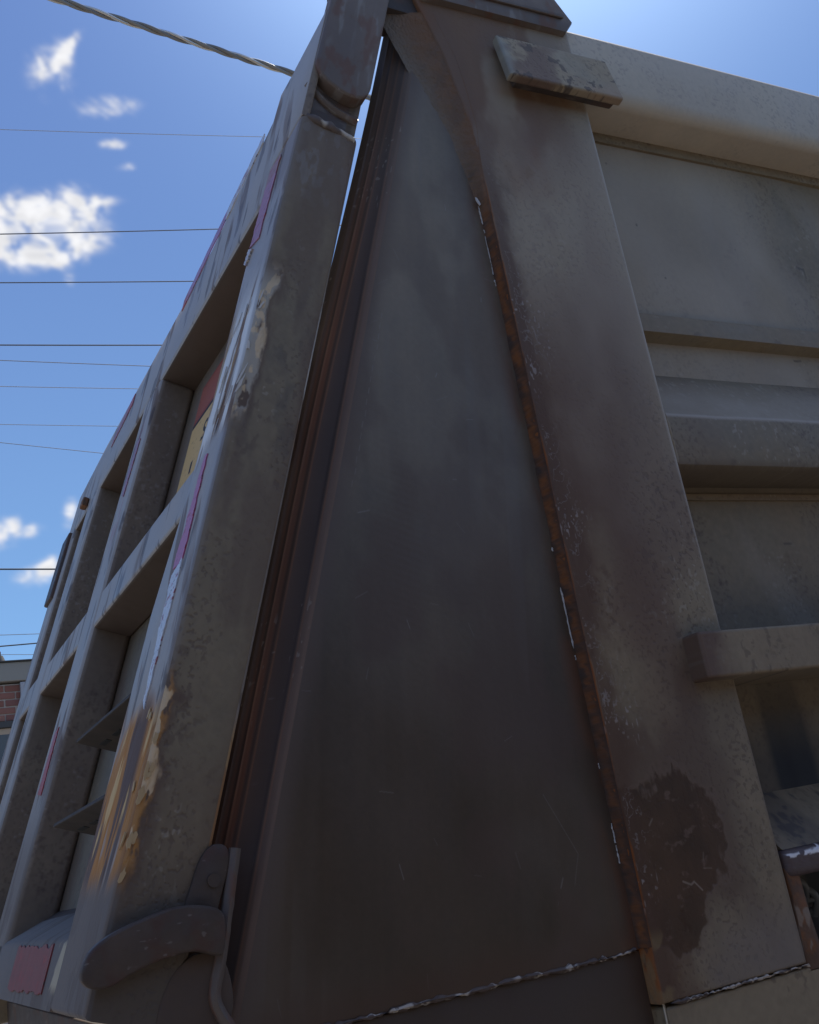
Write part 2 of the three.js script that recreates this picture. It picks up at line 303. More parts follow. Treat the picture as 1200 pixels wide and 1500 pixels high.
const beadMat = paint(256, 256, [0, 0, 0.5, 0.5], (x, y, o) => {
  const m = fbm(x * 60, y * 60, 4), c = fbm(x * 18 + 5, y * 18, 3);
  o[0] = 0.085 + 0.05 * m; o[1] = 0.058 + 0.035 * m; o[2] = 0.042 + 0.03 * m; o[3] = 0.6; o[4] = m;
  mix(o, 0.50, 0.42, 0.33, 0.9 * sst(0.56, 0.62, c));
}, { bump: 0.002, mirror: true });
const filletMat = paint(256, 2048, [1.08, 1.37, 0.22, 2.05], (x, y, o) => {
  const n = fbm(x * 150, y * 85, 4), m = fbm(x * 240 + 3, y * 160, 3), h = sst(2.75, 3.15, y + 0.1 * (n - 0.5)), b = fbm(x * 7 + 5, y * 4, 4);
  o[0] = 0.105; o[1] = 0.050; o[2] = 0.027; o[3] = 0.8; o[4] = m;
  mix(o, 0.225, 0.078, 0.021, sst(0.25, 0.62, n) * (0.35 + 0.65 * sst(0.30, 0.6, fbm(3, y * 3.2, 4))));
  mix(o, 0.06, 0.035, 0.025, 0.8 * sst(1.2602, 1.2625, x + 0.002 * (n - 0.5)) * (1 - h));
  mix(o, 0.055, 0.036, 0.027, 0.9 * sst(1.2600, 1.2575, x + 0.003 * (fbm(5, y * 60, 3) - 0.5)) * (1 - h));
  const xe = y > 3.1 ? (y > 3.29 ? 1.226 - (y - 3.29) * 0.33 : 1.262 - (y - 3.1) * 0.19) : 1.262, w = 0.007 + 0.095 * sst(2.85, 3.35, y), t = sst(0.0, 1.0, (x - xe + w) / (w + 0.02) + 0.5 * (b - 0.5));
  mix(o, 0.175 - 0.02 * t, 0.135 - 0.048 * t, 0.100 - 0.05 * t, h); mix(o, 0.19, 0.085, 0.035, 0.55 * h * t * sst(0.42, 0.62, b)); mix(o, 0.11, 0.078, 0.058, 0.5 * h * sst(0.48, 0.7, fbm(x * 30, y * 14 + 3, 5)));
  
}, { bump: 0.003 });
const hookMat = paint(512, 512, [0.2, 1.3, 0.5, 0.5], (x, y, o) => {
  const n = fbm(x * 14, y * 14, 5), m = fbm(x * 70, y * 70, 4), v = 0.6 + 0.7 * n;
  o[0] = 0.072 * v; o[1] = 0.048 * v; o[2] = 0.034 * v; o[3] = 0.65 + 0.3 * (m - 0.5); o[4] = 0.5 + 0.5 * (m - 0.5);
  mix(o, 0.075, 0.032, 0.020, 0.6 * sst(0.52, 0.68, fbm(x * 20 + 5, y * 20, 4))); mix(o, 0.20, 0.17, 0.145, 0.5 * sst(0.76, 0.82, fbm(x * 60 + 3, y * 130, 3)));
}, { bump: 0.0025, mirror: true });
const rubMat = paint(512, 64, [1.49, 1.81, 1.0, 0.12], (x, y, o) => {
  grey(x + 70, y + 3, o, 1.0, 0.3);
  const n = fbm(x * 22, y * 22, 4), e = sst(0.10, 0.015, x - 1.503 + 0.06 * (n - 0.5)); mix(o, 0.105, 0.055, 0.036, 0.85 * e); mix(o, 0.16, 0.12, 0.09, 0.5 * e * sst(0.6, 0.7, fbm(x * 70, y * 70, 3)));
}, { bump: 0.003, mirror: true });
const bracketMat = paint(512, 256, [1.33, 3.18, 0.42, 0.24], (x, y, o) => {
  grey(x, y, o, 1.3, 0.2);
  const n = fbm(x * 9 + 4, y * 13, 5), m = fbm(x * 40, y * 40, 4);
  mix(o, 0.26, 0.225, 0.165, 0.5 * sst(0.4, 0.7, n));
  mix(o, 0.125, 0.070, 0.052, 0.8 * sst(0.52, 0.66, fbm(x * 9 + 31, y * 12 + 6, 4)) * sst(1.62, 1.45, x));
  mix(o, 0.30, 0.19, 0.12, 0.6 * sst(3.27, 3.22, y + 0.03 * (m - 0.5)) * sst(1.5, 1.66, x));
  mix(o, 0.28, 0.28, 0.24, 0.6 * sst(0.035, 0.0, x - 1.355 + 0.04 * (m - 0.5)));
  mix(o, 0.07, 0.05, 0.04, 0.8 * sst(0.66, 0.72, m)); o[4] += 0.3 * (m - 0.5);
}, { bump: 0.003 });

// tailgate: rear-facing strips, scraped pale grey, lightened as if sky-lit (x = z, y = along the slope)
function rearPaint(x, y, o, k = 1) {
  const n = fbm(x * 9 + 3, y * 3 + 8, 5), s = fbm((x + 0.25 * y) * 17, (y - 0.25 * x) * 3.0, 5), f = fbm(x * 120, y * 110, 2);
  const v = k * (0.78 + 0.4 * n + 0.1 * f);
  o[0] = 0.330 * v; o[1] = 0.285 * v; o[2] = 0.245 * v; o[3] = 0.40 + 0.25 * n; o[4] = 0.55 + 0.12 * (f - 0.5);
  const sc = sst(0.58, 0.68, s) * sst(0.40, 0.58, fbm(x * 5 + 20, y * 3.2 + 5, 3));
  mix(o, 0.125, 0.072, 0.046, 0.8 * sc); o[4] -= 0.25 * sc; o[3] += 0.15 * sc;
  const dk = sst(0.64, 0.70, fbm(x * 26 + 7, y * 7, 5)); mix(o, 0.07, 0.05, 0.042, 0.7 * dk); o[4] -= 0.2 * dk;
}
const stripMat = paint(1024, 768, [-2.55, 1.5, 2.6, 2.1], (x, y, o) => {
  rearPaint(x, y, o);
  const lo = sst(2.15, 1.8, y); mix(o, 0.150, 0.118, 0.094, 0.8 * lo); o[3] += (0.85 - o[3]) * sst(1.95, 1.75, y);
  if (y < 1.70) { const cf = sst(0.10, 0.05, Math.abs(x + 0.235) + 0.10 * (fbm(x * 22, y * 30, 4) - 0.5)) * sst(0.5, 0.6, fbm((x - 0.5 * y) * 40, y * 12, 4)) * sst(1.655, 1.64, y) * sst(1.565, 1.585, y); mix(o, 0.50, 0.40, 0.26, 0.9 * cf); o[4] += 0.4 * cf; }
  if (x > -1.24 && x < -1.0) {                                     // remnants of tape glue on the second upright
    const t = sst(0.46, 0.6, fbm(x * 60, y * 16, 3)) * sst(0.05, 0.02, Math.abs(x + 1.13)) * sst(2.5, 2.75, y); mix(o, 0.30, 0.07, 0.10, 0.55 * t * sst(3.1, 2.95, y));
  }
}, { bump: 0.003 });
const endRearMat = paint(384, 2048, [-0.30, 1.5, 0.34, 2.1], (x, y, o) => {
  rearPaint(x, y, o, 1.02);
  const w1 = fbm((x - 0.16 * y) * 20 + 3, (y + 0.16 * x) * 4.2, 6), w2 = fbm((x - 0.16 * y) * 25 + 31, (y + 0.16 * x) * 5 + 7, 6), n = fbm(x * 12, y * 6, 4);
  // long scrape with white, ochre and bare rust streaks
  const za = sst(2.46, 2.54, y + 0.10 * (n - 0.5)) * sst(2.90, 2.74, y + 0.12 * (n - 0.5));
  mix(o, 0.17, 0.085, 0.040, 0.9 * za * sst(0.36, 0.48, w1)); mix(o, 0.72, 0.69, 0.64, 0.97 * za * sst(0.50, 0.56, w2)); mix(o, 0.30, 0.17, 0.06, 0.85 * za * sst(0.58, 0.64, w1));
  o[4] += za * (0.5 * sst(0.54, 0.62, w2) - 0.25 * sst(0.40, 0.55, w1));
  // ochre and cream filler low down
  const zb = sst(1.69, 1.74, y + 0.05 * (n - 0.5)) * sst(2.02, 1.95, y + 0.07 * (n - 0.5));
  o[3] += 0.4 * Math.max(zb, za * 0.8); mix(o, 0.42, 0.175, 0.035, 0.97 * zb * sst(0.26, 0.38, w1)); mix(o, 0.085, 0.060, 0.055, 0.9 * zb * sst(0.52, 0.60, fbm((x - 0.16 * y) * 22 + 9, y * 4, 4)) * sst(-0.03, -0.07, x)); mix(o, 0.62, 0.40, 0.17, 0.95 * zb * sst(0.54, 0.60, w2));
  o[4] += zb * (0.55 * sst(0.36, 0.5, w1) - 0.2);
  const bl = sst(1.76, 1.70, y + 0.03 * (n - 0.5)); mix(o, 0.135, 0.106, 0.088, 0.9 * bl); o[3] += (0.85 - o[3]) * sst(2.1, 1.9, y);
  const tn = sst(3.02, 3.12, y + 0.08 * (n - 0.5)); mix(o, 0.15, 0.095, 0.06, 0.6 * tn);
  const eg = sst(0.025, 0.0, Math.abs(x + 0.0) + 0.02 * (n - 0.5)); mix(o, 0.14, 0.10, 0.075, 0.55 * eg);
}, { bump: 0.005 });
const endSideMat = paint(256, 2048, [-0.01, 1.5, 0.15, 2.1], (x, y, o) => {
  grey(x * 1.0 + 20, y + 3, o, 0.74, 0.3);
  const n = fbm(x * 14, y * 5 + 8, 4), m = fbm(x * 60, y * 26, 4);
  mix(o, 0.065, 0.055, 0.047, 0.5 * sst(0.52, 0.8, fbm(x * 34 + 4, y * 14 + 2, 5)) * sst(2.3, 2.5, y) * sst(2.9, 2.7, y));
  const tn = sst(2.98, 3.08, y + 0.08 * (n - 0.5)); mix(o, 0.20, 0.150, 0.105, 0.7 * tn); mix(o, 0.26, 0.24, 0.22, 0.5 * tn * sst(0.55, 0.65, m));
  mix(o, 0.115, 0.074, 0.050, 0.55 * sst(0.48, 0.66, fbm(x * 16 + 3, y * 3.4 + 60, 5)));
  mix(o, 0.115, 0.062, 0.034, 0.7 * sst(0.030, 0.0, 0.127 - x + 0.03 * (n - 0.5)) * (0.35 + 0.65 * tn + 0.4 * sst(0.5, 0.7, n)));
  mix(o, 0.20, 0.16, 0.125, 0.5 * sst(0.018, 0.004, x + 0.012 * (m - 0.5)));
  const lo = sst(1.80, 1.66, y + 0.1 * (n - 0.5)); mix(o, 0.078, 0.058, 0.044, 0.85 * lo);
  // filler and flaking paint that wraps round the edge
  const fl = sst(0.030, 0.018, x + 0.035 * (m - 0.5) + 0.045 * (n - 0.5)) * (sst(1.70, 1.76, y) * sst(2.06, 2.0, y) + 0.8 * sst(2.48, 2.55, y) * sst(2.86, 2.78, y));
  mix(o, 0.10, 0.058, 0.036, 0.85 * sst(0.045, 0.022, x + 0.035 * (m - 0.5) + 0.045 * (n - 0.5)) * (sst(1.69, 1.74, y) * sst(2.08, 2.0, y) + sst(2.46, 2.54, y) * sst(2.9, 2.8, y))); { const lw = sst(2.3, 2.2, y); mix(o, 0.40 + 0.06 * (1 - lw), 0.19 + 0.22 * (1 - lw), 0.05 + 0.28 * (1 - lw), 0.95 * fl * sst(0.30, 0.42, m)); } mix(o, 0.66, 0.48, 0.28, 0.9 * fl * sst(0.54, 0.60, fbm(x * 45 + 8, y * 24, 4))); o[4] += 0.5 * fl * sst(0.35, 0.5, m);
}, { bump: 0.004 });
const innerMat = paint(512, 512, [0, 0, 2, 2], (x, y, o) => { grey(x + 30, y + 23, o, 0.95, 0.5); o[2] *= 1.12; mix(o, 0.115, 0.085, 0.072, 0.4 * sst(0.4, 0.7, fbm(x * 6, y * 3, 4))); }, { bump: 0.002, mirror: true });
const skinMat = paint(512, 512, [-2.55, 1.5, 2.6, 2.0], (x, y, o) => { grey(x + 40, y + 3, o, 0.58, 0.7); mix(o, 0.10, 0.062, 0.045, 0.5 * sst(0.45, 0.7, fbm(x * 7, y * 4, 4))); }, { bump: 0.002 });
const ledgeMat = paint(512, 128, [0, 0, 2, 0.5], (x, y, o) => { grey(x + 50, y + 30, o, 0.95, 0.4); mix(o, 0.10, 0.078, 0.058, 0.55 * sst(0.4, 0.6, fbm(x * 11, y * 11, 4))); mix(o, 0.06, 0.05, 0.045, 0.7 * sst(0.64, 0.7, fbm(x * 40, y * 40, 4))); }, { bump: 0.003, mirror: true });
const scrapeMat = paint(512, 128, [1.6, 1.40, 0.8, 0.12], (x, y, o) => {
  const m = fbm(x * 30, y * 60, 4); o[0] = 0.075 + 0.03 * m; o[1] = 0.050 + 0.02 * m; o[2] = 0.044 + 0.02 * m; o[3] = 0.55; o[4] = m;
  const w = Math.max(sst(0.008, 0.003, Math.abs(x - 1.715 - 0.3 * (1.487 - y) + 0.012 * (m - 0.5))), sst(0.006, 0.002, Math.abs(y - 1.476 + 0.16 * (x - 1.75) * sst(1.75, 1.76, x) + 0.01 * (m - 0.5))));
  mix(o, 0.75, 0.72, 0.70, w * sst(0.40, 0.52, fbm(x * 70 + 3, y * 90, 3)));
}, { bump: 0.004 });

const plain = (r, g, b, rough = 0.6, metal = 0) => new THREE.MeshStandardMaterial({ color: new THREE.Color().setRGB(r, g, b), roughness: rough, metalness: metal, side: THREE.DoubleSide });

// ------------------------------------------------------------------ geometry helpers
const V2 = (a) => a.map(([x, y]) => new THREE.Vector2(x, y));
const M4 = () => new THREE.Matrix4();
const TO_ZU = M4().set(0, 0, 1, 0, 0, 1, 0, 0, -1, 0, 0, 0, 0, 0, 0, 1);   // shape (-z, y) pulled along x
function ext(pts, depth, bevel = 0.003, seg = 2, crease = 0.7) {
  const sh = pts instanceof THREE.Shape ? pts : new THREE.Shape(V2(pts));
  const g = new THREE.ExtrudeGeometry(sh, { depth: depth - 2 * bevel, bevelEnabled: bevel > 0, bevelThickness: bevel, bevelSize: bevel, bevelOffset: -bevel, bevelSegments: seg, curveSegments: 10 });
  g.translate(0, 0, bevel);
  const groups = g.groups.map((q) => ({ ...q }));
  const c = toCreasedNormals(g, crease); c.groups = groups;
  return c;
}
const plateXY = (pts, z0, z1, bevel, seg) => ext(pts, z1 - z0, bevel, seg).translate(0, 0, z0);
const barX = (zy, x0, x1, bevel, seg) => ext(zy.map(([z, y]) => [-z, y]), x1 - x0, bevel, seg).applyMatrix4(TO_ZU).translate(x0, 0, 0);
const rbox = (x0, x1, y0, y1, z0, z1, r = 0.006, seg = 2) => new RoundedBoxGeometry(x1 - x0, y1 - y0, z1 - z0, seg, Math.min(r, (x1 - x0) * 0.49, (y1 - y0) * 0.49, (z1 - z0) * 0.49)).translate((x0 + x1) / 2, (y0 + y1) / 2, (z0 + z1) / 2);
// a section [[dx, z], ...] pulled up the lean of the tailgate
function lean(section, y0, y1, close = true) {
  const n = section.length, pos = [], uv = [], idx = [], steps = 24; let len = [0];
  for (let i = 1; i < n; i++) len.push(len[i - 1] + Math.hypot(section[i][0] - section[i - 1][0], section[i][1] - section[i - 1][1]));
  for (let j = 0; j <= steps; j++) { const y = y0 + (y1 - y0) * j / steps; for (let i = 0; i < n; i++) { pos.push(S * y + X0 + section[i][0] - (i < 13 ? 0.022 * sst(3.3, 2.25, y) : 0), y, section[i][1]); uv.push(len[i], y); } }
  for (let j = 0; j < steps; j++) for (let i = 0; i < n - 1; i++) { const a = j * n + i; idx.push(a, a + 1, a + n, a + 1, a + n + 1, a + n); }
  const g = new THREE.BufferGeometry();
  g.setAttribute('position', new THREE.Float32BufferAttribute(pos, 3)); g.setAttribute('uv', new THREE.Float32BufferAttribute(uv, 2)); g.setIndex(idx);
  return toCreasedNormals(g.toNonIndexed ? g : g, 0.9);
}
// a sheet between two edges, buckled by a few millimetres
function sheet(left, right, y0, y1, z, amp, nx, ny, f = 2.4) {
  const g = new THREE.PlaneGeometry(1, 1, nx, ny), p = g.attributes.position;
  for (let i = 0; i < p.count; i++) {
    const y = y0 + (p.getY(i) + 0.5) * (y1 - y0), t = p.getX(i) + 0.5, l = left(y), x = l + (right(y) - l) * t;
    const k = Math.min(1, 6 * Math.min(t, 1 - t));
    p.setXYZ(i, x, y, z + amp * k * (2 * fbm(x * f + 3, y * f * 0.7 + 8, 3) - 1));
  }
  g.computeVertexNormals();
  return g;
}
// box projection in metres (for the repeating materials)
function boxUV(g, m) {
  if (g.index) { const gr = g.groups; g = g.toNonIndexed(); g.groups = gr; }
  const p = g.attributes.position, n = g.attributes.normal, uv = new Float32Array(p.count * 2), [x0, y0, w, h] = m.userData.frame ?? [0, 0, 1, 1];
  for (let t = 0; t < p.count; t += 3) {
    let ax = 0, ay = 0, az = 0;
    for (let i = t; i < t + 3; i++) { ax += Math.abs(n.getX(i)); ay += Math.abs(n.getY(i)); az += Math.abs(n.getZ(i)); }
    for (let i = t; i < t + 3; i++) {
      const x = p.getX(i), y = p.getY(i), z = p.getZ(i);
      const [a, b] = az >= ax && az >= ay ? [x, y] : ax >= ay ? [z, y] : [x, z];
      uv[i * 2] = (a - x0) / w; uv[i * 2 + 1] = (b - y0) / h;
    }
  }
  g.setAttribute('uv', new THREE.BufferAttribute(uv, 2));
  return g;
}
// flat projection onto two axes (for the materials made for one surface)
function flatUV(g, m, a, b) {
  if (g.index) { const gr = g.groups; g = g.toNonIndexed(); g.groups = gr; }
  const p = g.attributes.position, uv = new Float32Array(p.count * 2), [x0, y0, w, h] = m.userData.frame;
  const get = { x: (i) => p.getX(i), y: (i) => p.getY(i), z: (i) => p.getZ(i) };
  for (let i = 0; i < p.count; i++) { uv[i * 2] = (get[a](i) - x0) / w; uv[i * 2 + 1] = (get[b](i) - y0) / h; }
  g.setAttribute('uv', new THREE.BufferAttribute(uv, 2));
  return g;
}
const merge = (gs) => mergeGeometries(gs.map((g) => { const q = g.index ? g.toNonIndexed() : g; for (const k of Object.keys(q.attributes)) if (!['position', 'normal', 'uv'].includes(k)) q.deleteAttribute(k); q.clearGroups(); return q; }));
// a lumpy tube along points (weld beads, hoses)
function bead(pts, r, lump = 0.4, segs = 160, freq = 60) {
  const curve = new THREE.CatmullRomCurve3(pts.map((p) => new THREE.Vector3(...p)));
  const g = new THREE.TubeGeometry(curve, segs, r, 7, false), p = g.attributes.position, n = g.attributes.normal;
  for (let i = 0; i < p.count; i++) {
    const s = p.getX(i) * freq + p.getY(i) * freq * 1.1, k = lump * r * ((vnoise(s + 40, p.getZ(i) * freq * 4 + (i % 8)) - 0.5) * 2 + 0.6 * (vnoise(s * 0.25 + 9, 2.5) - 0.4) * 2);
    p.setXYZ(i, p.getX(i) + n.getX(i) * k, p.getY(i) + n.getY(i) * k, p.getZ(i) + n.getZ(i) * k);
  }
  g.computeVertexNormals();
  return g;
}
const taken = {};
const numbered = (n) => { const k = taken[n] ?? 0; taken[n] = k + 1; return k ? n + '_' + String(k).padStart(3, '0') : n; };
function mesh(name, g, m, parent) {
  const o = new THREE.Mesh(g, m); o.name = numbered(name); o.castShadow = o.receiveShadow = true; parent.add(o); return o;
}
function tag(o, label, category, group) { o.userData.label = label; o.userData.category = category; if (group) o.userData.group = group; return o; }

// ------------------------------------------------------------------ ground
const groundMat = paint(1024, 1024, [0, 0, 8, 8], (x, y, o) => {
  const n = fbm(x * 0.9, y * 0.9, 5), f = fbm(x * 30, y * 30, 3), v = 0.7 + 0.4 * n + 0.3 * f;
  o[0] = 0.305 * v; o[1] = 0.285 * v; o[2] = 0.255 * v; o[3] = 0.9; o[4] = f;
}, { bump: 0.006, mirror: true });
{
  const g = new THREE.PlaneGeometry(1200, 1200).rotateX(-Math.PI / 2);
  const o = mesh('ground', boxUV(g, groundMat), groundMat, scene); o.userData.kind = 'structure';
}

// ------------------------------------------------------------------ dump trailer
const T = new THREE.Vector3(4, 0, -1.24);
const truck = new THREE.Group(); truck.name = 'dump_truck'; truck.position.copy(T); scene.add(truck);
tag(truck, 'rusty grey steel dump truck body with ribbed tailgate and dark corner plate', 'dump truck');
const part = (name, g, m) => { const o = mesh(name, g, m, truck); o.position.copy(T).negate(); return o; };
const kid = (name, g, m, p) => mesh(name, g, m, p);
const lx = (y, dx) => S * y + X0 + dx;

// corner plate, its fold and flange
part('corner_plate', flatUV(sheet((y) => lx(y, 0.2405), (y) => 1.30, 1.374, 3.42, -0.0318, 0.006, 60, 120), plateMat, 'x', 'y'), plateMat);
{
  const sec = [[0.183, -0.100], [0.173, -0.098], [0.176, -0.091]];
  sec.push([0.1825, -0.0845], [0.1835, -0.0800], [0.1875, -0.0785], [0.1900, -0.0765], [0.1955, -0.0708], [0.1962, -0.0672], [0.1998, -0.0660], [0.2018, -0.0640], [0.2080, -0.0575], [0.214, -0.051]);
  for (let i = 0; i <= 6; i++) { const a = i / 6, c = a * a * (3 - 2 * a); sec.push([0.217 + 0.024 * a, -0.048 + 0.0165 * Math.sin(a * Math.PI / 2)]); }
  const g = lean(sec, 1.376, 3.42), uv = g.attributes.uv, [x0, y0, w, h] = flangeMat.userData.frame;
  for (let i = 0; i < uv.count; i++) uv.setXY(i, (uv.getX(i) - 0.018 - x0) / w, (uv.getY(i) - y0) / h);
  part('jamb_flange', g, flangeMat);
}
// side sheets
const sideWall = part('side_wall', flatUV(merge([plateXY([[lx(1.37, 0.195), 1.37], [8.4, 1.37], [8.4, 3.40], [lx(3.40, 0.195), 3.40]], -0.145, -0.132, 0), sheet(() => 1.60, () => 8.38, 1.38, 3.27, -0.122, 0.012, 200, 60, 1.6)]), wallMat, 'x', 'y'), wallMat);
part('far_side_wall', boxUV(plateXY([[lx(1.30, 0.16), 1.30], [8.4, 1.30], [8.4, 3.47], [lx(3.47, 0.16), 3.47]], -2.47, -2.37, 0.01), greyMat), greyMat);
part('front_wall', boxUV(rbox(8.38, 8.46, 1.3, 3.5, -2.47, -0.02, 0.01), greyMat), greyMat);
part('bed_floor', boxUV(rbox(0.50, 8.38, 1.29, 1.365, -2.37, -0.14, 0.004), darkMat), darkMat);

// rear post with its head; its narrow sides carry on the paint round the edge
function postUV(g) {
  const p = g.attributes.position, n = g.attributes.normal, uv = new Float32Array(p.count * 2), [x0, y0, w, h] = postMat.userData.frame;
  for (let i = 0; i < p.count; i++) {
    const k = Math.abs(n.getX(i)) > 0.8 ? Math.sign(n.getX(i)) * -p.getZ(i) : 0;
    uv[i * 2] = (p.getX(i) + k - x0) / w; uv[i * 2 + 1] = (p.getY(i) - y0) / h;
  }
  g.setAttribute('uv', new THREE.BufferAttribute(uv, 2));
  return g;
}
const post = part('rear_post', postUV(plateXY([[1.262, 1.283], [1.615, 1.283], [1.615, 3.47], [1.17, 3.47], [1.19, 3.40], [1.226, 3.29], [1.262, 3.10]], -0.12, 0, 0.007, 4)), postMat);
{
  // fillet of weld and rust bridging the plate and the post, wide at the head
  const pos = [], idx = [], N = 260, M = 5;
  for (let j = 0; j <= N; j++) {
    const y = 1.376 + (3.40 - 1.376) * j / N, xe = y > 3.1 ? (y > 3.29 ? 1.226 - (y - 3.29) * 0.33 : 1.262 - (y - 3.1) * 0.19) : 1.262;
    const w = 0.003 + 0.004 * fbm(y * 30, 7, 3) + 0.095 * sst(2.85, 3.35, y), wi = 0.001 + 0.03 * sst(2.95, 3.3, y);
    for (let i = 0; i <= M; i++) {
      const t = i / M, bump = 0.0022 * (fbm(y * 140, t * 3 + 2, 3) - 0.5) * Math.sin(t * Math.PI) * 2;
      const z = -0.0335 + (0.0338) * (t * t * (3 - 2 * t)); pos.push(xe - w + (w + wi) * t - bump, y, z + bump);
    }
  }
  for (let j = 0; j < N; j++) for (let i = 0; i < M; i++) { const a = j * (M + 1) + i; idx.push(a, a + 1, a + M + 1, a + 1, a + M + 2, a + M + 1); }
  const g = new THREE.BufferGeometry(); g.setAttribute('position', new THREE.Float32BufferAttribute(pos, 3)); g.setIndex(idx); g.computeVertexNormals();
  part('weld_fillet', flatUV(g, filletMat, 'x', 'y'), filletMat);
}
part('head_gusset', boxUV(plateXY([[1.005, 3.405], [1.20, 3.395], [1.20, 3.56], [1.005, 3.56]], -0.10, -0.012, 0.006), darkMat), darkMat);
part('head_cap', boxUV(plateXY([[1.19, 3.430], [1.595, 3.430], [1.624, 3.468], [1.54, 3.60], [1.19, 3.60]], -0.13, 0.018, 0.008, 2), lugMat), lugMat);
part('head_cap_lip', boxUV(plateXY([[1.20, 3.462], [1.590, 3.466], [1.594, 3.478], [1.51, 3.59], [1.2, 3.59]], 0.018, 0.026, 0.004, 2), lugMat), lugMat);
{
  const g = rbox(1.360, 1.682, -0.070, 0.068, -0.012, 0.012, 0.006, 3), p = g.attributes.position;
  for (let i = 0; i < p.count; i++) { const x = p.getX(i); if (x < 1.40) p.setX(i, x + 0.010 * (fbm(p.getY(i) * 60, 3, 3) - 0.5) * 2); }
  g.computeVertexNormals(); g.rotateX(-0.20); g.translate(0, 3.283, 0.034);
  const b = part('side_bracket', flatUV(g, bracketMat, 'x', 'y'), bracketMat);
  b.userData.label = 'paler rust-blotched steel bracket';
  kid('bracket_web', boxUV(plateXY([[1.40, 3.235], [1.685, 3.235], [1.68, 3.35], [1.38, 3.35]], -0.002, 0.022, 0.004), darkMat), darkMat, b);
}
// top rail
part('top_rail', boxUV(barX([[-0.16, 3.262], [-0.03, 3.262], [-0.012, 3.268], [0.0, 3.285], [0.003, 3.30], [-0.006, 3.455], [-0.012, 3.466], [-0.022, 3.470], [-0.16, 3.470]], 1.58, 8.4, 0.002, 1), railMat), railMat);
part('rail_seam', boxUV(barX([[-0.13, 3.235], [-0.113, 3.235], [-0.113, 3.262], [-0.13, 3.262]], 1.62, 8.38, 0.003), greyMat), greyMat);
// side ribs
const rib1 = part('side_rib', boxUV(barX([[-0.13, 2.660], [-0.082, 2.670], [-0.084, 2.705], [-0.092, 2.724], [-0.13, 2.738]], 1.617, 8.38, 0.002, 1), ribMat), ribMat);
rib1.userData.label = 'thin upper rib of the side';
const rib2 = part('side_rib', flatUV(barX([[-0.13, 2.288], [-0.02, 2.290], [-0.008, 2.298], [-0.004, 2.312], [-0.006, 2.408], [-0.012, 2.420], [-0.022, 2.430], [-0.122, 2.575], [-0.13, 2.575]], 1.617, 8.38, 0.002, 1), rib2Mat, 'x', 'y'), rib2Mat);
rib2.userData.label = 'deep middle rib with a sloped top';
part('rib_toe', boxUV(barX([[-0.13, 2.255], [-0.114, 2.255], [-0.114, 2.270], [-0.13, 2.272]], 1.634, 8.38, 0.003), greyMat), greyMat);
const rub = part('rub_rail', flatUV(rbox(1.503, 8.38, 1.824, 1.918, -0.12, 0.048, 0.007, 3), rubMat, 'x', 'y'), rubMat);
rub.userData.label = 'flat lower rail lapped over the post';
// sloped ledge and scraped lip
const ledge = part('side_ledge', boxUV(barX([[-0.125, 1.60], [-0.010, 1.487], [-0.125, 1.487]].reverse(), 1.634, 8.38, 0.001, 1), ledgeMat), ledgeMat);
kid('scraped_lip', flatUV(rbox(1.624, 8.38, 1.434, 1.487, -0.10, 0.002, 0.016, 4), scrapeMat, 'x', 'y'), scrapeMat, ledge);
part('post_flange', boxUV(plateXY([[1.617, 1.262], [1.672, 1.262], [1.668, 1.30], [1.662, 1.36], [1.660, 1.435], [1.622, 1.455], [1.626, 1.40]], -0.05, -0.006, 0.006, 2), rustMat), rustMat);
part('recess_panel', boxUV(rbox(1.60, 8.38, 1.20, 1.49, -0.17, -0.16, 0.003), darkMat), darkMat);
{
  const h = [];
  for (let i = 0; i < 4; i++) { const x = 1.735 + 0.022 * i, y = 1.395 - 0.022 * i; h.push(bead([[x - 0.03, y + 0.02, -0.13], [x, y + 0.025, -0.10], [x + 0.02, y + 0.008, -0.095], [x + 0.028, y - 0.03, -0.12]], 0.007, 0.15, 24)); }
  part('ribbed_hose', merge(h), plain(0.10, 0.098, 0.092, 0.5));
}
// sill below the body
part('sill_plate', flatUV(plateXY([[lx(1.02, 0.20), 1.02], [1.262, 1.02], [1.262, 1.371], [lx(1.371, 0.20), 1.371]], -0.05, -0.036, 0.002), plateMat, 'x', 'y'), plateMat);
part('sill_beam', boxUV(rbox(1.272, 8.38, 1.02, 1.276, -0.10, -0.006, 0.006, 2), greyMat), greyMat);
part('paint_edge', merge([bead([[1.268, 1.362, -0.012], [1.270, 1.30, -0.012], [1.269, 1.20, -0.012], [1.270, 1.1, -0.012]], 0.0022, 0.5, 80)]), plain(0.52, 0.44, 0.32, 0.7));
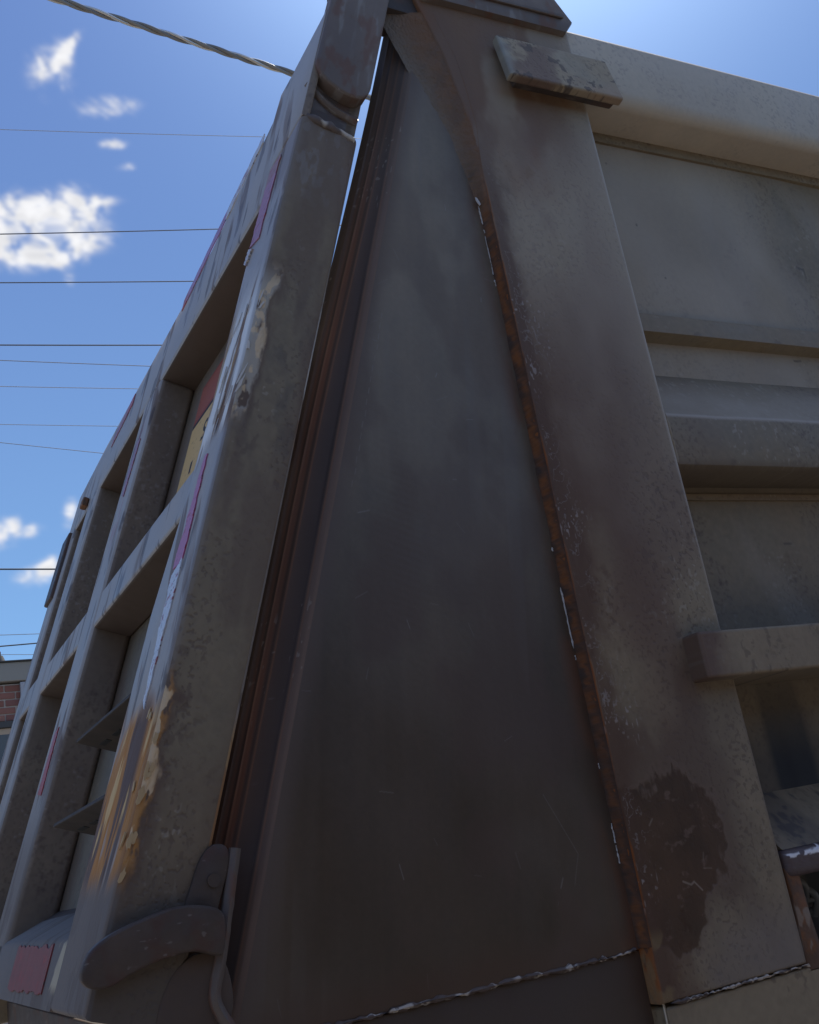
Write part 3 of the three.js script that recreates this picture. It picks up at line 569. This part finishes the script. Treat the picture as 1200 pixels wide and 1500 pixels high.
// welds
const wb = []; for (let x = 0.53; x < 1.262; x += 0.04) wb.push([x, 1.3735 + 0.005 * (rnd() - 0.5), -0.031]);
part('weld_bead', boxUV(bead(wb, 0.0032, 1.0, 420, 110), beadMat), beadMat);
part('weld_bead', boxUV(bead([[1.28, 1.281, -0.004], [1.36, 1.280, -0.003], [1.47, 1.281, -0.003], [1.62, 1.280, -0.004]], 0.0026, 1.0, 260, 140), beadMat), beadMat);
part('weld_bead', boxUV(bead([[1.6165, 2.30, -0.008], [1.6165, 2.36, -0.006], [1.6165, 2.42, -0.010], [1.6165, 2.50, -0.06]], 0.004, 0.6, 60, 80), greyMat), greyMat);
{
  // flakes of white paint hanging on along the post weld
  const fl = [];
  const flake = (x, y, z, w, h, a) => {
    const s = []; for (let i = 0; i < 9; i++) { const t = i / 9 * Math.PI * 2, r = 0.7 + 0.5 * rnd(); s.push([w * Math.cos(t) * r, h * Math.sin(t) * r]); }
    const g = ext(s, 0.0016, 0, 1); g.rotateZ(a); g.rotateY((rnd() - 0.5) * 0.7); g.translate(x, y, z); return g;
  };
  fl.push(flake(1.250, 2.915, -0.022, 0.003, 0.012, 0.35));
  for (let k = 0; k < 30; k++) {
    const y = 1.46 + 1.46 * rnd(), L = 0.006 + 0.11 * rnd() ** 4; if (vnoise(y * 5, 3) < 0.40) continue;
    const pts = []; for (let i = 0; i <= 5; i++) pts.push([1.2562 + 0.0012 * (rnd() - 0.5), y + L * i / 5, -0.0305]);
    fl.push(bead(pts, 0.0007 + 0.0005 * rnd(), 0.9, 24, 260));
  }
  part('paint_flakes', merge(fl), plain(0.50, 0.47, 0.44, 0.75)).userData.kind = 'stuff';
}
// latch at the foot of the tailgate
{
  const sp = (pts) => { const c = new THREE.CatmullRomCurve3(pts.map(([x, y]) => new THREE.Vector3(x, y, 0)), true, 'catmullrom', 0.5); return c.getPoints(60).slice(0, -1).map((p) => [p.x, p.y]); };
  const hook = part('latch_hook', boxUV(ext(sp([[0.299, 1.520], [0.312, 1.545], [0.340, 1.562], [0.376, 1.573], [0.428, 1.583], [0.468, 1.580], [0.500, 1.566], [0.502, 1.535], [0.492, 1.508], [0.455, 1.520], [0.406, 1.517], [0.366, 1.507], [0.338, 1.497], [0.316, 1.497], [0.302, 1.506]]), 0.022, 0.004, 3).translate(-0.004, 0, 0.008), hookMat), hookMat);
  hook.userData.label = 'curved steel latch finger';
  part('latch_arm', boxUV(ext(sp([[0.448, 1.575], [0.462, 1.610], [0.480, 1.645], [0.500, 1.660], [0.520, 1.655], [0.522, 1.63], [0.502, 1.58], [0.49, 1.55], [0.46, 1.55]]), 0.018, 0.004, 2).translate(0, 0, -0.012), hookMat), hookMat);
  part('latch_pivot', boxUV(ext(sp([[0.395, 1.44], [0.42, 1.49], [0.46, 1.515], [0.50, 1.50], [0.505, 1.43], [0.46, 1.39], [0.40, 1.40]]), 0.02, 0.004, 2).translate(0, 0, -0.018), deepMat), deepMat);
  part('latch_rod', boxUV(bead([[0.535, 1.650, 0.0], [0.513, 1.570, 0.002], [0.497, 1.510, 0.002], [0.480, 1.452, 0.003], [0.486, 1.430, 0.004], [0.497, 1.408, 0.006], [0.50, 1.33, 0.006]], 0.0095, 0.05, 80, 60), lugMat), lugMat);
  const bolt = (x, y, z) => new THREE.CylinderGeometry(0.010, 0.010, 0.006, 12).rotateX(Math.PI / 2).translate(x, y, z);
  part('pivot_bolt', boxUV(bolt(0.495, 1.61, 0.006), hookMat), hookMat);
}
// underframe, axles and wheels
part('chassis_rail', boxUV(rbox(0.9, 8.6, 0.95, 1.28, -0.98, -0.88, 0.01), darkMat), darkMat);
part('chassis_rail', boxUV(rbox(0.9, 8.6, 0.95, 1.28, -1.60, -1.50, 0.01), darkMat), darkMat);
{
  const tyreM = plain(0.022, 0.021, 0.020, 0.85), rimM = plain(0.32, 0.31, 0.30, 0.5, 0.3);
  const prof = [[0.28, -0.12], [0.44, -0.14], [0.495, -0.125], [0.51, -0.09], [0.512, 0], [0.51, 0.09], [0.495, 0.125], [0.44, 0.14], [0.28, 0.12]];
  const tg = new THREE.LatheGeometry(V2(prof), 40).rotateX(Math.PI / 2), rg = new THREE.LatheGeometry(V2([[0.001, 0.02], [0.10, 0.03], [0.12, -0.02], [0.24, -0.03], [0.27, 0.10], [0.285, 0.115]]), 32).rotateX(Math.PI / 2);
  for (const x of [2.9, 4.2, 7.4]) for (const z of [-0.22, -2.26]) { const w = part('wheel', tg, tyreM); w.position.add(new THREE.Vector3(x, 0.512, z)); kid('rim', rg, rimM, w); }
  for (const x of [2.9, 4.2, 7.4]) part('axle', boxUV(rbox(x - 0.06, x + 0.06, 0.45, 0.60, -2.2, -0.3, 0.02), darkMat), darkMat);
  for (const x of [2.9, 4.2, 7.4]) part('hanger', boxUV(rbox(x - 0.2, x + 0.2, 0.60, 0.95, -1.58, -0.90, 0.02), darkMat), darkMat);
}

// ------------------------------------------------------------------ tailgate (local: x = inwards from the rear face, y = up the slope, z)
const tailGeo = flatUV(rbox(0.099, 0.124, 1.56, 3.36, -2.48, -0.02, 0.002), skinMat, 'z', 'y');
const tail = mesh('tailgate', tailGeo, skinMat, truck);
tail.position.set(X0, 0, 0).sub(T); tail.rotation.z = -Math.atan(S);
const tk = (name, g, m) => kid(name, g, m, tail);
// lit copy of the scraped paint on rear faces, shaded copies on sides and undersides
function strip(name, g) {
  if (g.index) g = g.toNonIndexed();
  const p = g.attributes.position, n = g.attributes.normal, uv = new Float32Array(p.count * 2), gr = [], A = stripMat.userData.frame, B = innerMat.userData.frame;
  for (let t = 0; t < p.count; t += 3) {
    let ax = 0, ay = 0, az = 0; for (let i = t; i < t + 3; i++) { ax += n.getX(i); ay += Math.abs(n.getY(i)); az += Math.abs(n.getZ(i)); }
    const rear = -ax > Math.max(ay, az) * 0.7;
    for (let i = t; i < t + 3; i++) {
      if (rear) { uv[i * 2] = (p.getZ(i) - A[0]) / A[2]; uv[i * 2 + 1] = (p.getY(i) - A[1]) / A[3]; }
      else { const [a, b] = az >= ay ? [p.getX(i), p.getY(i)] : [p.getX(i), p.getZ(i)]; uv[i * 2] = (a - B[0]) / B[2]; uv[i * 2 + 1] = (b - B[1]) / B[3]; }
    }
    const mi = rear ? 0 : ay > az ? 2 : 1, last = gr[gr.length - 1];
    if (last && last.materialIndex === mi) last.count += 3; else gr.push({ start: t, count: 3, materialIndex: mi });
  }
  g.setAttribute('uv', new THREE.BufferAttribute(uv, 2)); g.groups = gr;
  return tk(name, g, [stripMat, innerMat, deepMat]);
}
// shape given as [z, u] pulled inwards from d0 to d1
const gate = (zu, d0, d1, bevel = 0.012, seg = 4) => ext(zu.map(([z, u]) => [-z, u]).reverse(), d1 - d0, bevel, seg, 0.9).applyMatrix4(TO_ZU).translate(d0, 0, 0);
{
  const g = gate([[0, 1.545], [0, 3.222], [-0.20, 3.222], [-0.19, 2.62], [-0.215, 2.40], [-0.27, 2.20], [-0.275, 1.545]], 0, 0.128, 0.011, 4);
  // rear face and side face carry their own paint
  const p = g.attributes.position, n = g.attributes.normal, uv = new Float32Array(p.count * 2), A = endRearMat.userData.frame, B = endSideMat.userData.frame, gr = [];
  for (let t = 0; t < p.count; t += 3) {
    let az = 0, ax = 0; for (let i = t; i < t + 3; i++) { az += n.getZ(i); ax -= n.getX(i); }
    const side = Math.abs(az) > Math.abs(ax) * 1.15, F = side ? B : A;
    for (let i = t; i < t + 3; i++) { uv[i * 2] = ((side ? p.getX(i) : p.getZ(i)) - F[0]) / F[2]; uv[i * 2 + 1] = (p.getY(i) - F[1]) / F[3]; }
    const mi = side ? 1 : 0, last = gr[gr.length - 1];
    if (last && last.materialIndex === mi) last.count += 3; else gr.push({ start: t, count: 3, materialIndex: mi });
  }
  g.setAttribute('uv', new THREE.BufferAttribute(uv, 2)); g.groups = gr;
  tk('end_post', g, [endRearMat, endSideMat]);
}
strip('top_rail', gate([[-0.19, 3.132], [-2.49, 3.120], [-2.49, 3.335], [-2.05, 3.362], [-1.0, 3.362], [-0.72, 3.378], [-0.34, 3.458], [-0.305, 3.466], [-0.292, 3.545], [-0.19, 3.535]].reverse(), 0, 0.125, 0.010, 3));
strip('hinge_plate', gate([[-0.195, 3.222], [-0.195, 3.532], [0, 3.532], [0, 3.222]].reverse(), 0, 0.018, 0.003, 2));
for (const [a, b] of [[-1.225, -1.03], [-2.055, -1.86], [-2.49, -2.30]]) strip('upright', rbox(0, 0.100, 1.60, 3.135, a, b, 0.016, 4));
for (const [a, b] of [[-1.035, -0.20], [-1.865, -1.22], [-2.305, -2.05]]) strip('cross_bar', rbox(0.0015, 0.100, 2.387, 2.490, a, b, 0.010, 3));
// (bottom beam)
{
  // bottom beam with a sloped top
  const g = ext([[0, 1.545], [0.124, 1.545], [0.124, 1.74], [0.100, 1.735], [0.006, 1.655], [0, 1.645]], 2.215, 0.004, 2).translate(0, 0, -2.485);
  strip('bottom_beam', g);
}
// hinge neck and lug above the end post
tk('hinge_neck', boxUV(rbox(0.014, 0.124, 3.215, 3.54, -0.20, -0.020, 0.01, 2), darkMat), darkMat);
tk('weld_bead', boxUV(bead([[0.004, 3.226, -0.01], [0.03, 3.224, -0.004], [0.07, 3.222, -0.003], [0.12, 3.218, -0.006]], 0.009, 0.35, 60, 80), beadMat), beadMat);
tk('neck_collar', boxUV(bead([[0.004, 3.330, -0.022], [0.03, 3.306, -0.020], [0.07, 3.288, -0.020], [0.122, 3.283, -0.022]], 0.010, 0.12, 60, 30), lugMat), lugMat);
{
  const s = new THREE.Shape(); s.moveTo(0.004, 3.80); s.lineTo(0.002, 3.375); s.quadraticCurveTo(0.004, 3.343, 0.040, 3.325); s.quadraticCurveTo(0.075, 3.312, 0.100, 3.318); s.quadraticCurveTo(0.127, 3.327, 0.130, 3.365); s.lineTo(0.130, 3.80); s.closePath();
  const g = ext(s, 0.045, 0.006, 3).translate(0, 0, -0.033);
  tk('hinge_lug', boxUV(g, lugMat), lugMat);
}
tk('side_lug', boxUV(rbox(-0.012, 0.03, 2.86, 3.13, -2.50, -2.36, 0.006), darkMat), darkMat);
tk('side_lug', boxUV(rbox(-0.022, 0.0, 3.13, 3.165, -2.12, -2.07, 0.006), rustMat), rustMat);
{
  const group = (u0, u1, n, zr, wr, hr, m, wrap) => {
    const fs = [];
    for (let i = 0; i < n; i++) {
      const u = u0 + (u1 - u0) * rnd(), z = zr[0] + (zr[1] - zr[0]) * rnd(), w = wr * (0.4 + rnd()), h = hr * (0.3 + rnd()), sh = [];
      const K = 11; for (let k = 0; k < K; k++) { const t = k / K * Math.PI * 2, r = 0.55 + 0.6 * rnd(); sh.push([w * Math.cos(t) * r, h * Math.sin(t) * r]); }
      const g = ext(sh, 0.0012 + 0.0012 * rnd(), 0, 1);
      g.rotateZ(-0.16 + 0.5 * (rnd() - 0.5)); g.rotateX((rnd() - 0.5) * 0.12);
      if (wrap && rnd() < 0.45) g.translate(0.004 + 0.016 * rnd() * rnd(), u, 0.0006);
      else { g.rotateY(-Math.PI / 2 + (rnd() - 0.5) * 0.22); g.translate(-0.0012, u, z); }
      fs.push(g);
    }
    tk('paint_flakes', merge(fs), m).userData.kind = 'stuff';
  };
  group(1.73, 2.03, 14, [-0.06, -0.006], 0.004, 0.014, plain(0.46, 0.32, 0.165, 0.9), true);
  group(2.50, 2.78, 14, [-0.12, -0.008], 0.0030, 0.026, plain(0.55, 0.52, 0.48, 0.85), true);
}
const stepMat = paint(128, 128, [0, 0, 1, 1], (x, y, o) => { const n = fbm(x * 20, y * 20, 4); o[0] = 0.030 + 0.03 * n; o[1] = 0.022 + 0.02 * n; o[2] = 0.017 + 0.014 * n; o[3] = 0.8; o[4] = n; }, { mirror: true });
// step brackets in the first bay
for (const u of [2.058, 1.880]) {
  const s = tk('step_plate', boxUV(rbox(0.002, 0.099, u - 0.004, u + 0.004, -0.78, -0.28, 0.002), stepMat), stepMat);
  for (const [z, d] of [[-0.70, 0.05], [-0.58, 0.05], [-0.46, 0.05]]) kid('slot', rbox(d - 0.006, d + 0.006, u - 0.0052, u + 0.0052, z - 0.035, z + 0.035, 0.001), plain(0.012, 0.012, 0.012, 0.9), s);
}
// reflective tape
const tapeTex = (cols, glue) => paint(512, 64, [0, 0, 1, 0.1], (x, y, o) => {
  let i = 0; while (i < cols.length - 1 && x > cols[i][0]) i++;
  const c = cols[i], n = fbm(x * 30, y * 60 + 3, 4), f = fbm(x * 140, y * 240, 2);
  o[0] = c[1]; o[1] = c[2]; o[2] = c[3]; const v = 0.85 + 0.3 * n; o[0] *= v; o[1] *= v; o[2] *= v; o[3] = 0.42; o[4] = 0.5 + 0.2 * (f - 0.5);
  const cr = sst(0.66, 0.72, fbm(x * 22 + glue, y * 40, 4)); mix(o, 0.30, 0.025, 0.03, 0.8 * cr);
  const dk = sst(0.72, 0.76, fbm(x * 60 + 4, y * 90 + glue, 3)); mix(o, 0.08, 0.05, 0.045, 0.8 * dk);
}, { flat: 0.42 });
// a strip lying on the rear face from (z0, u0) to (z1, u1), ragged at both ends; narrowing if asked
function tape(name, z0, u0, z1, u1, w0, w1, m, label, off = 0.0022) {
  const N = 28, dz = z1 - z0, du = u1 - u0, L = Math.hypot(dz, du), pz = -du / L, pu = dz / L, out = [], uv = [];
  for (let i = 0; i <= N; i++) {
    const t = i / N, w = (w0 + (w1 - w0) * t) / 2, j = (k) => (fbm(t * 16 + k + glueN, 3, 4) - 0.5) * 0.014;
    const rag = i === 0 || i === N ? (rnd() - 0.5) * 0.02 : 0;
    out.push([z0 + dz * t + pz * (w + j(1)), u0 + du * t + pu * (w + j(1)) + rag], [z0 + dz * t - pz * (w + j(40)), u0 + du * t - pu * (w + j(40)) - rag]);
  }
  glueN += 7;
  const pos = [], idx = [];
  out.forEach(([z, u], i) => { pos.push(-off - 0.0012 * Math.abs(fbm(i * 0.7, glueN, 2) - 0.3), u, z); uv.push(Math.floor(i / 2) / N, i % 2); });
  for (let i = 0; i < N; i++) { const a = i * 2; idx.push(a, a + 1, a + 2, a + 1, a + 3, a + 2); }
  const n = pos.length / 3;
  for (let i = 0; i < n; i++) { pos.push(-0.0003, pos[i * 3 + 1], pos[i * 3 + 2]); uv.push(uv[i * 2], uv[i * 2 + 1]); }
  for (let i = 0; i < N; i++) for (const s of [0, 1]) { const a = i * 2 + s; idx.push(a, a + 2, a + n, a + 2, a + n + 2, a + n); }
  for (const a of [0, N * 2]) idx.push(a, a + 1, a + n, a + 1, a + 1 + n, a + n);
  const g = new THREE.BufferGeometry(); g.setAttribute('position', new THREE.Float32BufferAttribute(pos, 3)); g.setAttribute('uv', new THREE.Float32BufferAttribute(uv, 2)); g.setIndex(idx);
  const q = toCreasedNormals(g, 0.8), o = tk(name, q, m); o.userData.label = label; return o;
}
let glueN = 1;
const PINK = [0.42, 0.10, 0.20], WHT = [0.50, 0.48, 0.48], RED = [0.36, 0.045, 0.05];
tape('reflective_tape', -0.36, 3.462, -0.98, 3.345, 0.045, 0.045, tapeTex([[0.42, ...WHT], [0.93, 0.34, 0.15, 0.27], [1, ...RED]], 3), 'white and faded pink tape on the top rail');
tape('reflective_tape', -0.135, 3.20, -0.150, 2.99, 0.075, 0.07, tapeTex([[0.22, 0.30, 0.12, 0.10], [1, 0.34, 0.12, 0.17]], 9), 'faded pink tape high on the end post');
tape('reflective_tape', -0.105, 2.470, -0.118, 2.255, 0.020, 0.062, tapeTex([[1, ...PINK]], 14), 'pink tape on the end post');
tape('reflective_tape', -0.118, 2.253, -0.112, 2.005, 0.062, 0.018, tapeTex([[1, 0.55, 0.54, 0.55]], 21), 'white torn tape on the end post');
tape('reflective_tape', -1.125, 2.97, -1.14, 2.80, 0.05, 0.04, tapeTex([[1, 0.26, 0.09, 0.12]], 27), 'worn red tape on the second upright');
tape('reflective_tape', -1.135, 2.145, -1.125, 1.985, 0.04, 0.06, tapeTex([[1, ...RED]], 33), 'red tape low on the second upright');
tape('reflective_tape', -1.55, 3.325, -1.83, 3.285, 0.045, 0.04, tapeTex([[0.2, ...RED], [1, 0.28, 0.08, 0.10]], 39), 'worn red tape far along the top rail');
tape('reflective_tape', -0.775, 1.602, -0.375, 1.605, 0.078, 0.074, tapeTex([[1, 0.21, 0.042, 0.042]], 45), 'red square of tape on the bottom beam');
tape('loose_tape', -0.168, 2.985, -0.185, 2.955, 0.04, 0.02, tapeTex([[1, 0.48, 0.44, 0.42]], 57), 'torn pale end of tape', 0.004);
// warning label on the skin in the first bay
{
  const c = document.createElement('canvas'); c.width = 512; c.height = 320;
  const k = c.getContext('2d');
  k.fillStyle = '#cba366'; k.fillRect(0, 0, 512, 320);
  k.fillStyle = '#8c3d28'; k.fillRect(0, 0, 512, 118);
  k.fillStyle = '#b87352'; for (let i = 0; i < 14; i++) k.fillRect(0, 12 + i * 7, 512, 1.5);
  k.fillStyle = '#1b1613'; k.fillRect(0, 118, 512, 12);
  k.font = 'bold 78px sans-serif'; k.fillText('S', 128, 225); k.fillRect(205, 158, 40, 12); k.fillRect(86, 262, 18, 34);
  for (let i = 0; i < 220; i++) { k.fillStyle = rnd() < 0.5 ? 'rgba(60,44,32,0.25)' : 'rgba(150,120,90,0.25)'; k.fillRect(rnd() * 512, rnd() * 320, 2 + rnd() * 14, 1 + rnd() * 5); }
  const t = new THREE.CanvasTexture(c); t.colorSpace = THREE.SRGBColorSpace;
  const g = new THREE.PlaneGeometry(0.56, 0.33).rotateY(-Math.PI / 2).translate(0.0975, 2.90, -0.62);
  tk('warning_label', g, new THREE.MeshStandardMaterial({ map: t, roughness: 0.7, side: THREE.DoubleSide })).userData.label = 'worn yellow and red warning label';
}

// ------------------------------------------------------------------ brick building
{
  const b = new THREE.Group(); b.name = 'brick_building'; b.position.set(2, 0, -14); scene.add(b);
  tag(b, 'low red brick building with pale coping behind the left side of the truck', 'building');
  const zf = 4.118;                                                // facade, local
  const add = (n, g, m, p = b) => mesh(n, g, m, p);
  const mortar = plain(0.50, 0.42, 0.35, 0.9), cop = plain(0.27, 0.245, 0.205, 0.8), dk = plain(0.06, 0.055, 0.05, 0.7);
  const wall = add('wall', rbox(-9, 9, 0, 3.90, -6, zf - 0.012, 0.005), mortar);
  const tones = [[0.25, 0.105, 0.075], [0.22, 0.088, 0.062], [0.275, 0.125, 0.09], [0.20, 0.085, 0.066], [0.24, 0.098, 0.068]].map((c) => plain(...c, 0.88));
  const shapes = [0, 1, 2].map(() => { const g = new RoundedBoxGeometry(0.199, 0.061, 0.03, 1, 0.004); g.translate(0, 0, (rnd() - 0.5) * 0.003); return g; });
  const off = 0.036;
  for (let r = 0; r < 16; r++) for (let i = -6; i < 8; i++) {
    const y = 3.853 - r * 0.0745, x = -0.37 + i * 0.213 + (r % 2 ? 0.1065 : 0) + off;
    const q = kid('brick', shapes[Math.floor(rnd() * 3)], tones[Math.floor(rnd() * 5)], wall);
    q.position.set(x + (rnd() - 0.5) * 0.004, y + (rnd() - 0.5) * 0.003, zf - 0.012);
    if (y < 3.54 && y > 3.42) { wall.remove(q); }
  }
  add('lintel', rbox(-1.2, 1.2, 3.455, 3.515, zf - 0.05, zf + 0.035, 0.005), dk);
  const win = add('window', rbox(-1.0, 1.0, 2.2, 3.45, zf - 0.03, zf + 0.008, 0.004), plain(0.42, 0.30, 0.20, 0.6));
  kid('pane', rbox(-0.94, 0.94, 2.26, 3.39, zf - 0.02, zf + 0.010, 0.002), plain(0.05, 0.06, 0.07, 0.1), win);
  add('coping', rbox(-9.1, 9.1, 3.915, 4.113, -6.1, zf + 0.06, 0.012), cop);
  add('coping_cap', rbox(-9.12, 9.12, 4.1135, 4.128, -6.12, zf + 0.085, 0.004), dk);
  add('roof_vent', merge([new THREE.CylinderGeometry(0.05, 0.09, 0.10, 12).translate(-0.47, 4.165, zf - 0.1), new THREE.CylinderGeometry(0.035, 0.035, 0.16, 12).translate(-0.475, 4.18, zf - 0.1)]), dk);
  add('downspout', rbox(-0.29, -0.235, 0.1, 3.90, zf + 0.012, zf + 0.065, 0.008), plain(0.34, 0.33, 0.34, 0.5));
}

// ------------------------------------------------------------------ unseen shed, added behind the camera to shade the lower truck body
{
  const b = new THREE.Group(); b.name = 'added_shade_shed'; b.position.set(3, 0, 7.6); scene.add(b);
  tag(b, 'unseen dark board shed added to shade the lower truck body', 'shed');
  const board = plain(0.085, 0.062, 0.045, 0.85), trim = plain(0.13, 0.10, 0.075, 0.8), roofM = plain(0.10, 0.095, 0.09, 0.7);
  mesh('wall', rbox(-13, 13, 0, 3.2, -3.0, 3.0, 0.01), board, b);
  const boards = []; for (let i = 0; i < 86; i++) boards.push(rbox(-12.9 + i * 0.3, -12.63 + i * 0.3, 0.02, 3.18, -3.022, -2.995, 0.004, 1));
  mesh('cladding', merge(boards), board, b).userData.kind = 'stuff';
  mesh('roof', rbox(-13.2, 13.2, 3.2, 3.34, -3.2, 3.2, 0.02), roofM, b);
  for (const x of [-7, 1, 8]) { const d = mesh('sliding_door', rbox(x - 1.6, x + 1.6, 0.03, 2.8, -3.09, -3.03, 0.01), trim, b); kid('handle', rbox(x + 1.3, x + 1.36, 1.0, 1.4, -3.13, -3.09, 0.01), roofM, d); }
}

// ------------------------------------------------------------------ wires
{
  // lines across the sky: height and slope where each crosses x = 2.5 in the plane z = -16
  const lines = [
    [15.55, 0.157, 0.008, 'faint highest of the wires, crossing above the two small clouds', 0.30],
    [13.28, 0.162, 0.013, 'dark wire crossing the middle of the largest cloud', 0.06],
    [12.29, 0.117, 0.013, 'dark wire crossing just under the largest cloud', 0.06],
    [11.06, 0.075, 0.015, 'darkest wire midway between the largest cloud and the lower clouds', 0.05],
    [10.77, 0.022, 0.009, 'faint wire next below the darkest wire of the middle group', 0.22],
    [10.27, 0.035, 0.008, 'pale wire second below the darkest wire of the middle group', 0.34],
    [9.56, 0.019, 0.007, 'pale wire with a level run above the sloping faint wire', 0.34],
    [9.23, -0.093, 0.007, 'faint wire that slopes downward from left to right', 0.22],
    [7.00, -0.029, 0.017, 'thick black wire crossing the low cloud beside the tailgate', 0.03],
    [5.91, -0.024, 0.007, 'pale thin wire highest of three over the brick building', 0.30],
    [5.735, 0.030, 0.014, 'dark wire middle of three over the brick building', 0.05],
    [5.59, -0.068, 0.006, 'bluish thin wire lowest of three over the brick building', 0.30],
  ];
  for (const [y, s, r, label, c] of lines) {
    const pts = []; for (let i = -12; i <= 12; i++) { const x = 2.5 + i * 4; pts.push(new THREE.Vector3(x - 2.5, s * (x - 2.5) + 0.0012 * (x - 2.5) ** 2, 0)); }
    const w = mesh('overhead_wire', new THREE.TubeGeometry(new THREE.CatmullRomCurve3(pts), 120, r * 0.8, 6), plain(c + 0.06, (c + 0.06) * 1.04, (c + 0.06) * 1.14, 0.6), scene);
    w.position.set(2.5, y, -16);
    tag(w, label, 'wire', 'overhead wires across the sky');
  }
  // twisted service cable above the truck
  const A = new THREE.Vector3(-8, 0, 0), twist = [], P = (x) => new THREE.Vector3(x, 6.3622 - 0.1316 * (x - 1.1217) + 0.0009 * (x - 1.1217) ** 2, -3.2);
  for (let k = 0; k < 3; k++) {
    const pts = [];
    for (let i = 0; i <= 900; i++) { const x = -9 + i * 0.03, a = x * 2 * Math.PI / 0.42 + k * 2.094, p = P(x); pts.push(new THREE.Vector3(p.x - 3, p.y + 0.0105 * Math.cos(a) - 6.2, p.z + 0.0105 * Math.sin(a) + 3.2)); }
    twist.push(new THREE.TubeGeometry(new THREE.CatmullRomCurve3(pts), 1400, k ? 0.0108 : 0.0095, 6));
  }
  const c = new THREE.Group(); c.name = 'service_cable'; c.position.set(3, 6.2, -3.2); scene.add(c);
  tag(c, 'thick twisted cable running down to the top of the tailgate', 'cable');
  mesh('insulated_conductor', twist[1], plain(0.20, 0.195, 0.185, 0.5), c);
  mesh('insulated_conductor', twist[2], plain(0.24, 0.235, 0.22, 0.5), c);
  mesh('bare_conductor', twist[0], plain(0.62, 0.60, 0.56, 0.35, 0.7), c);
}

renderer.render(scene, camera);
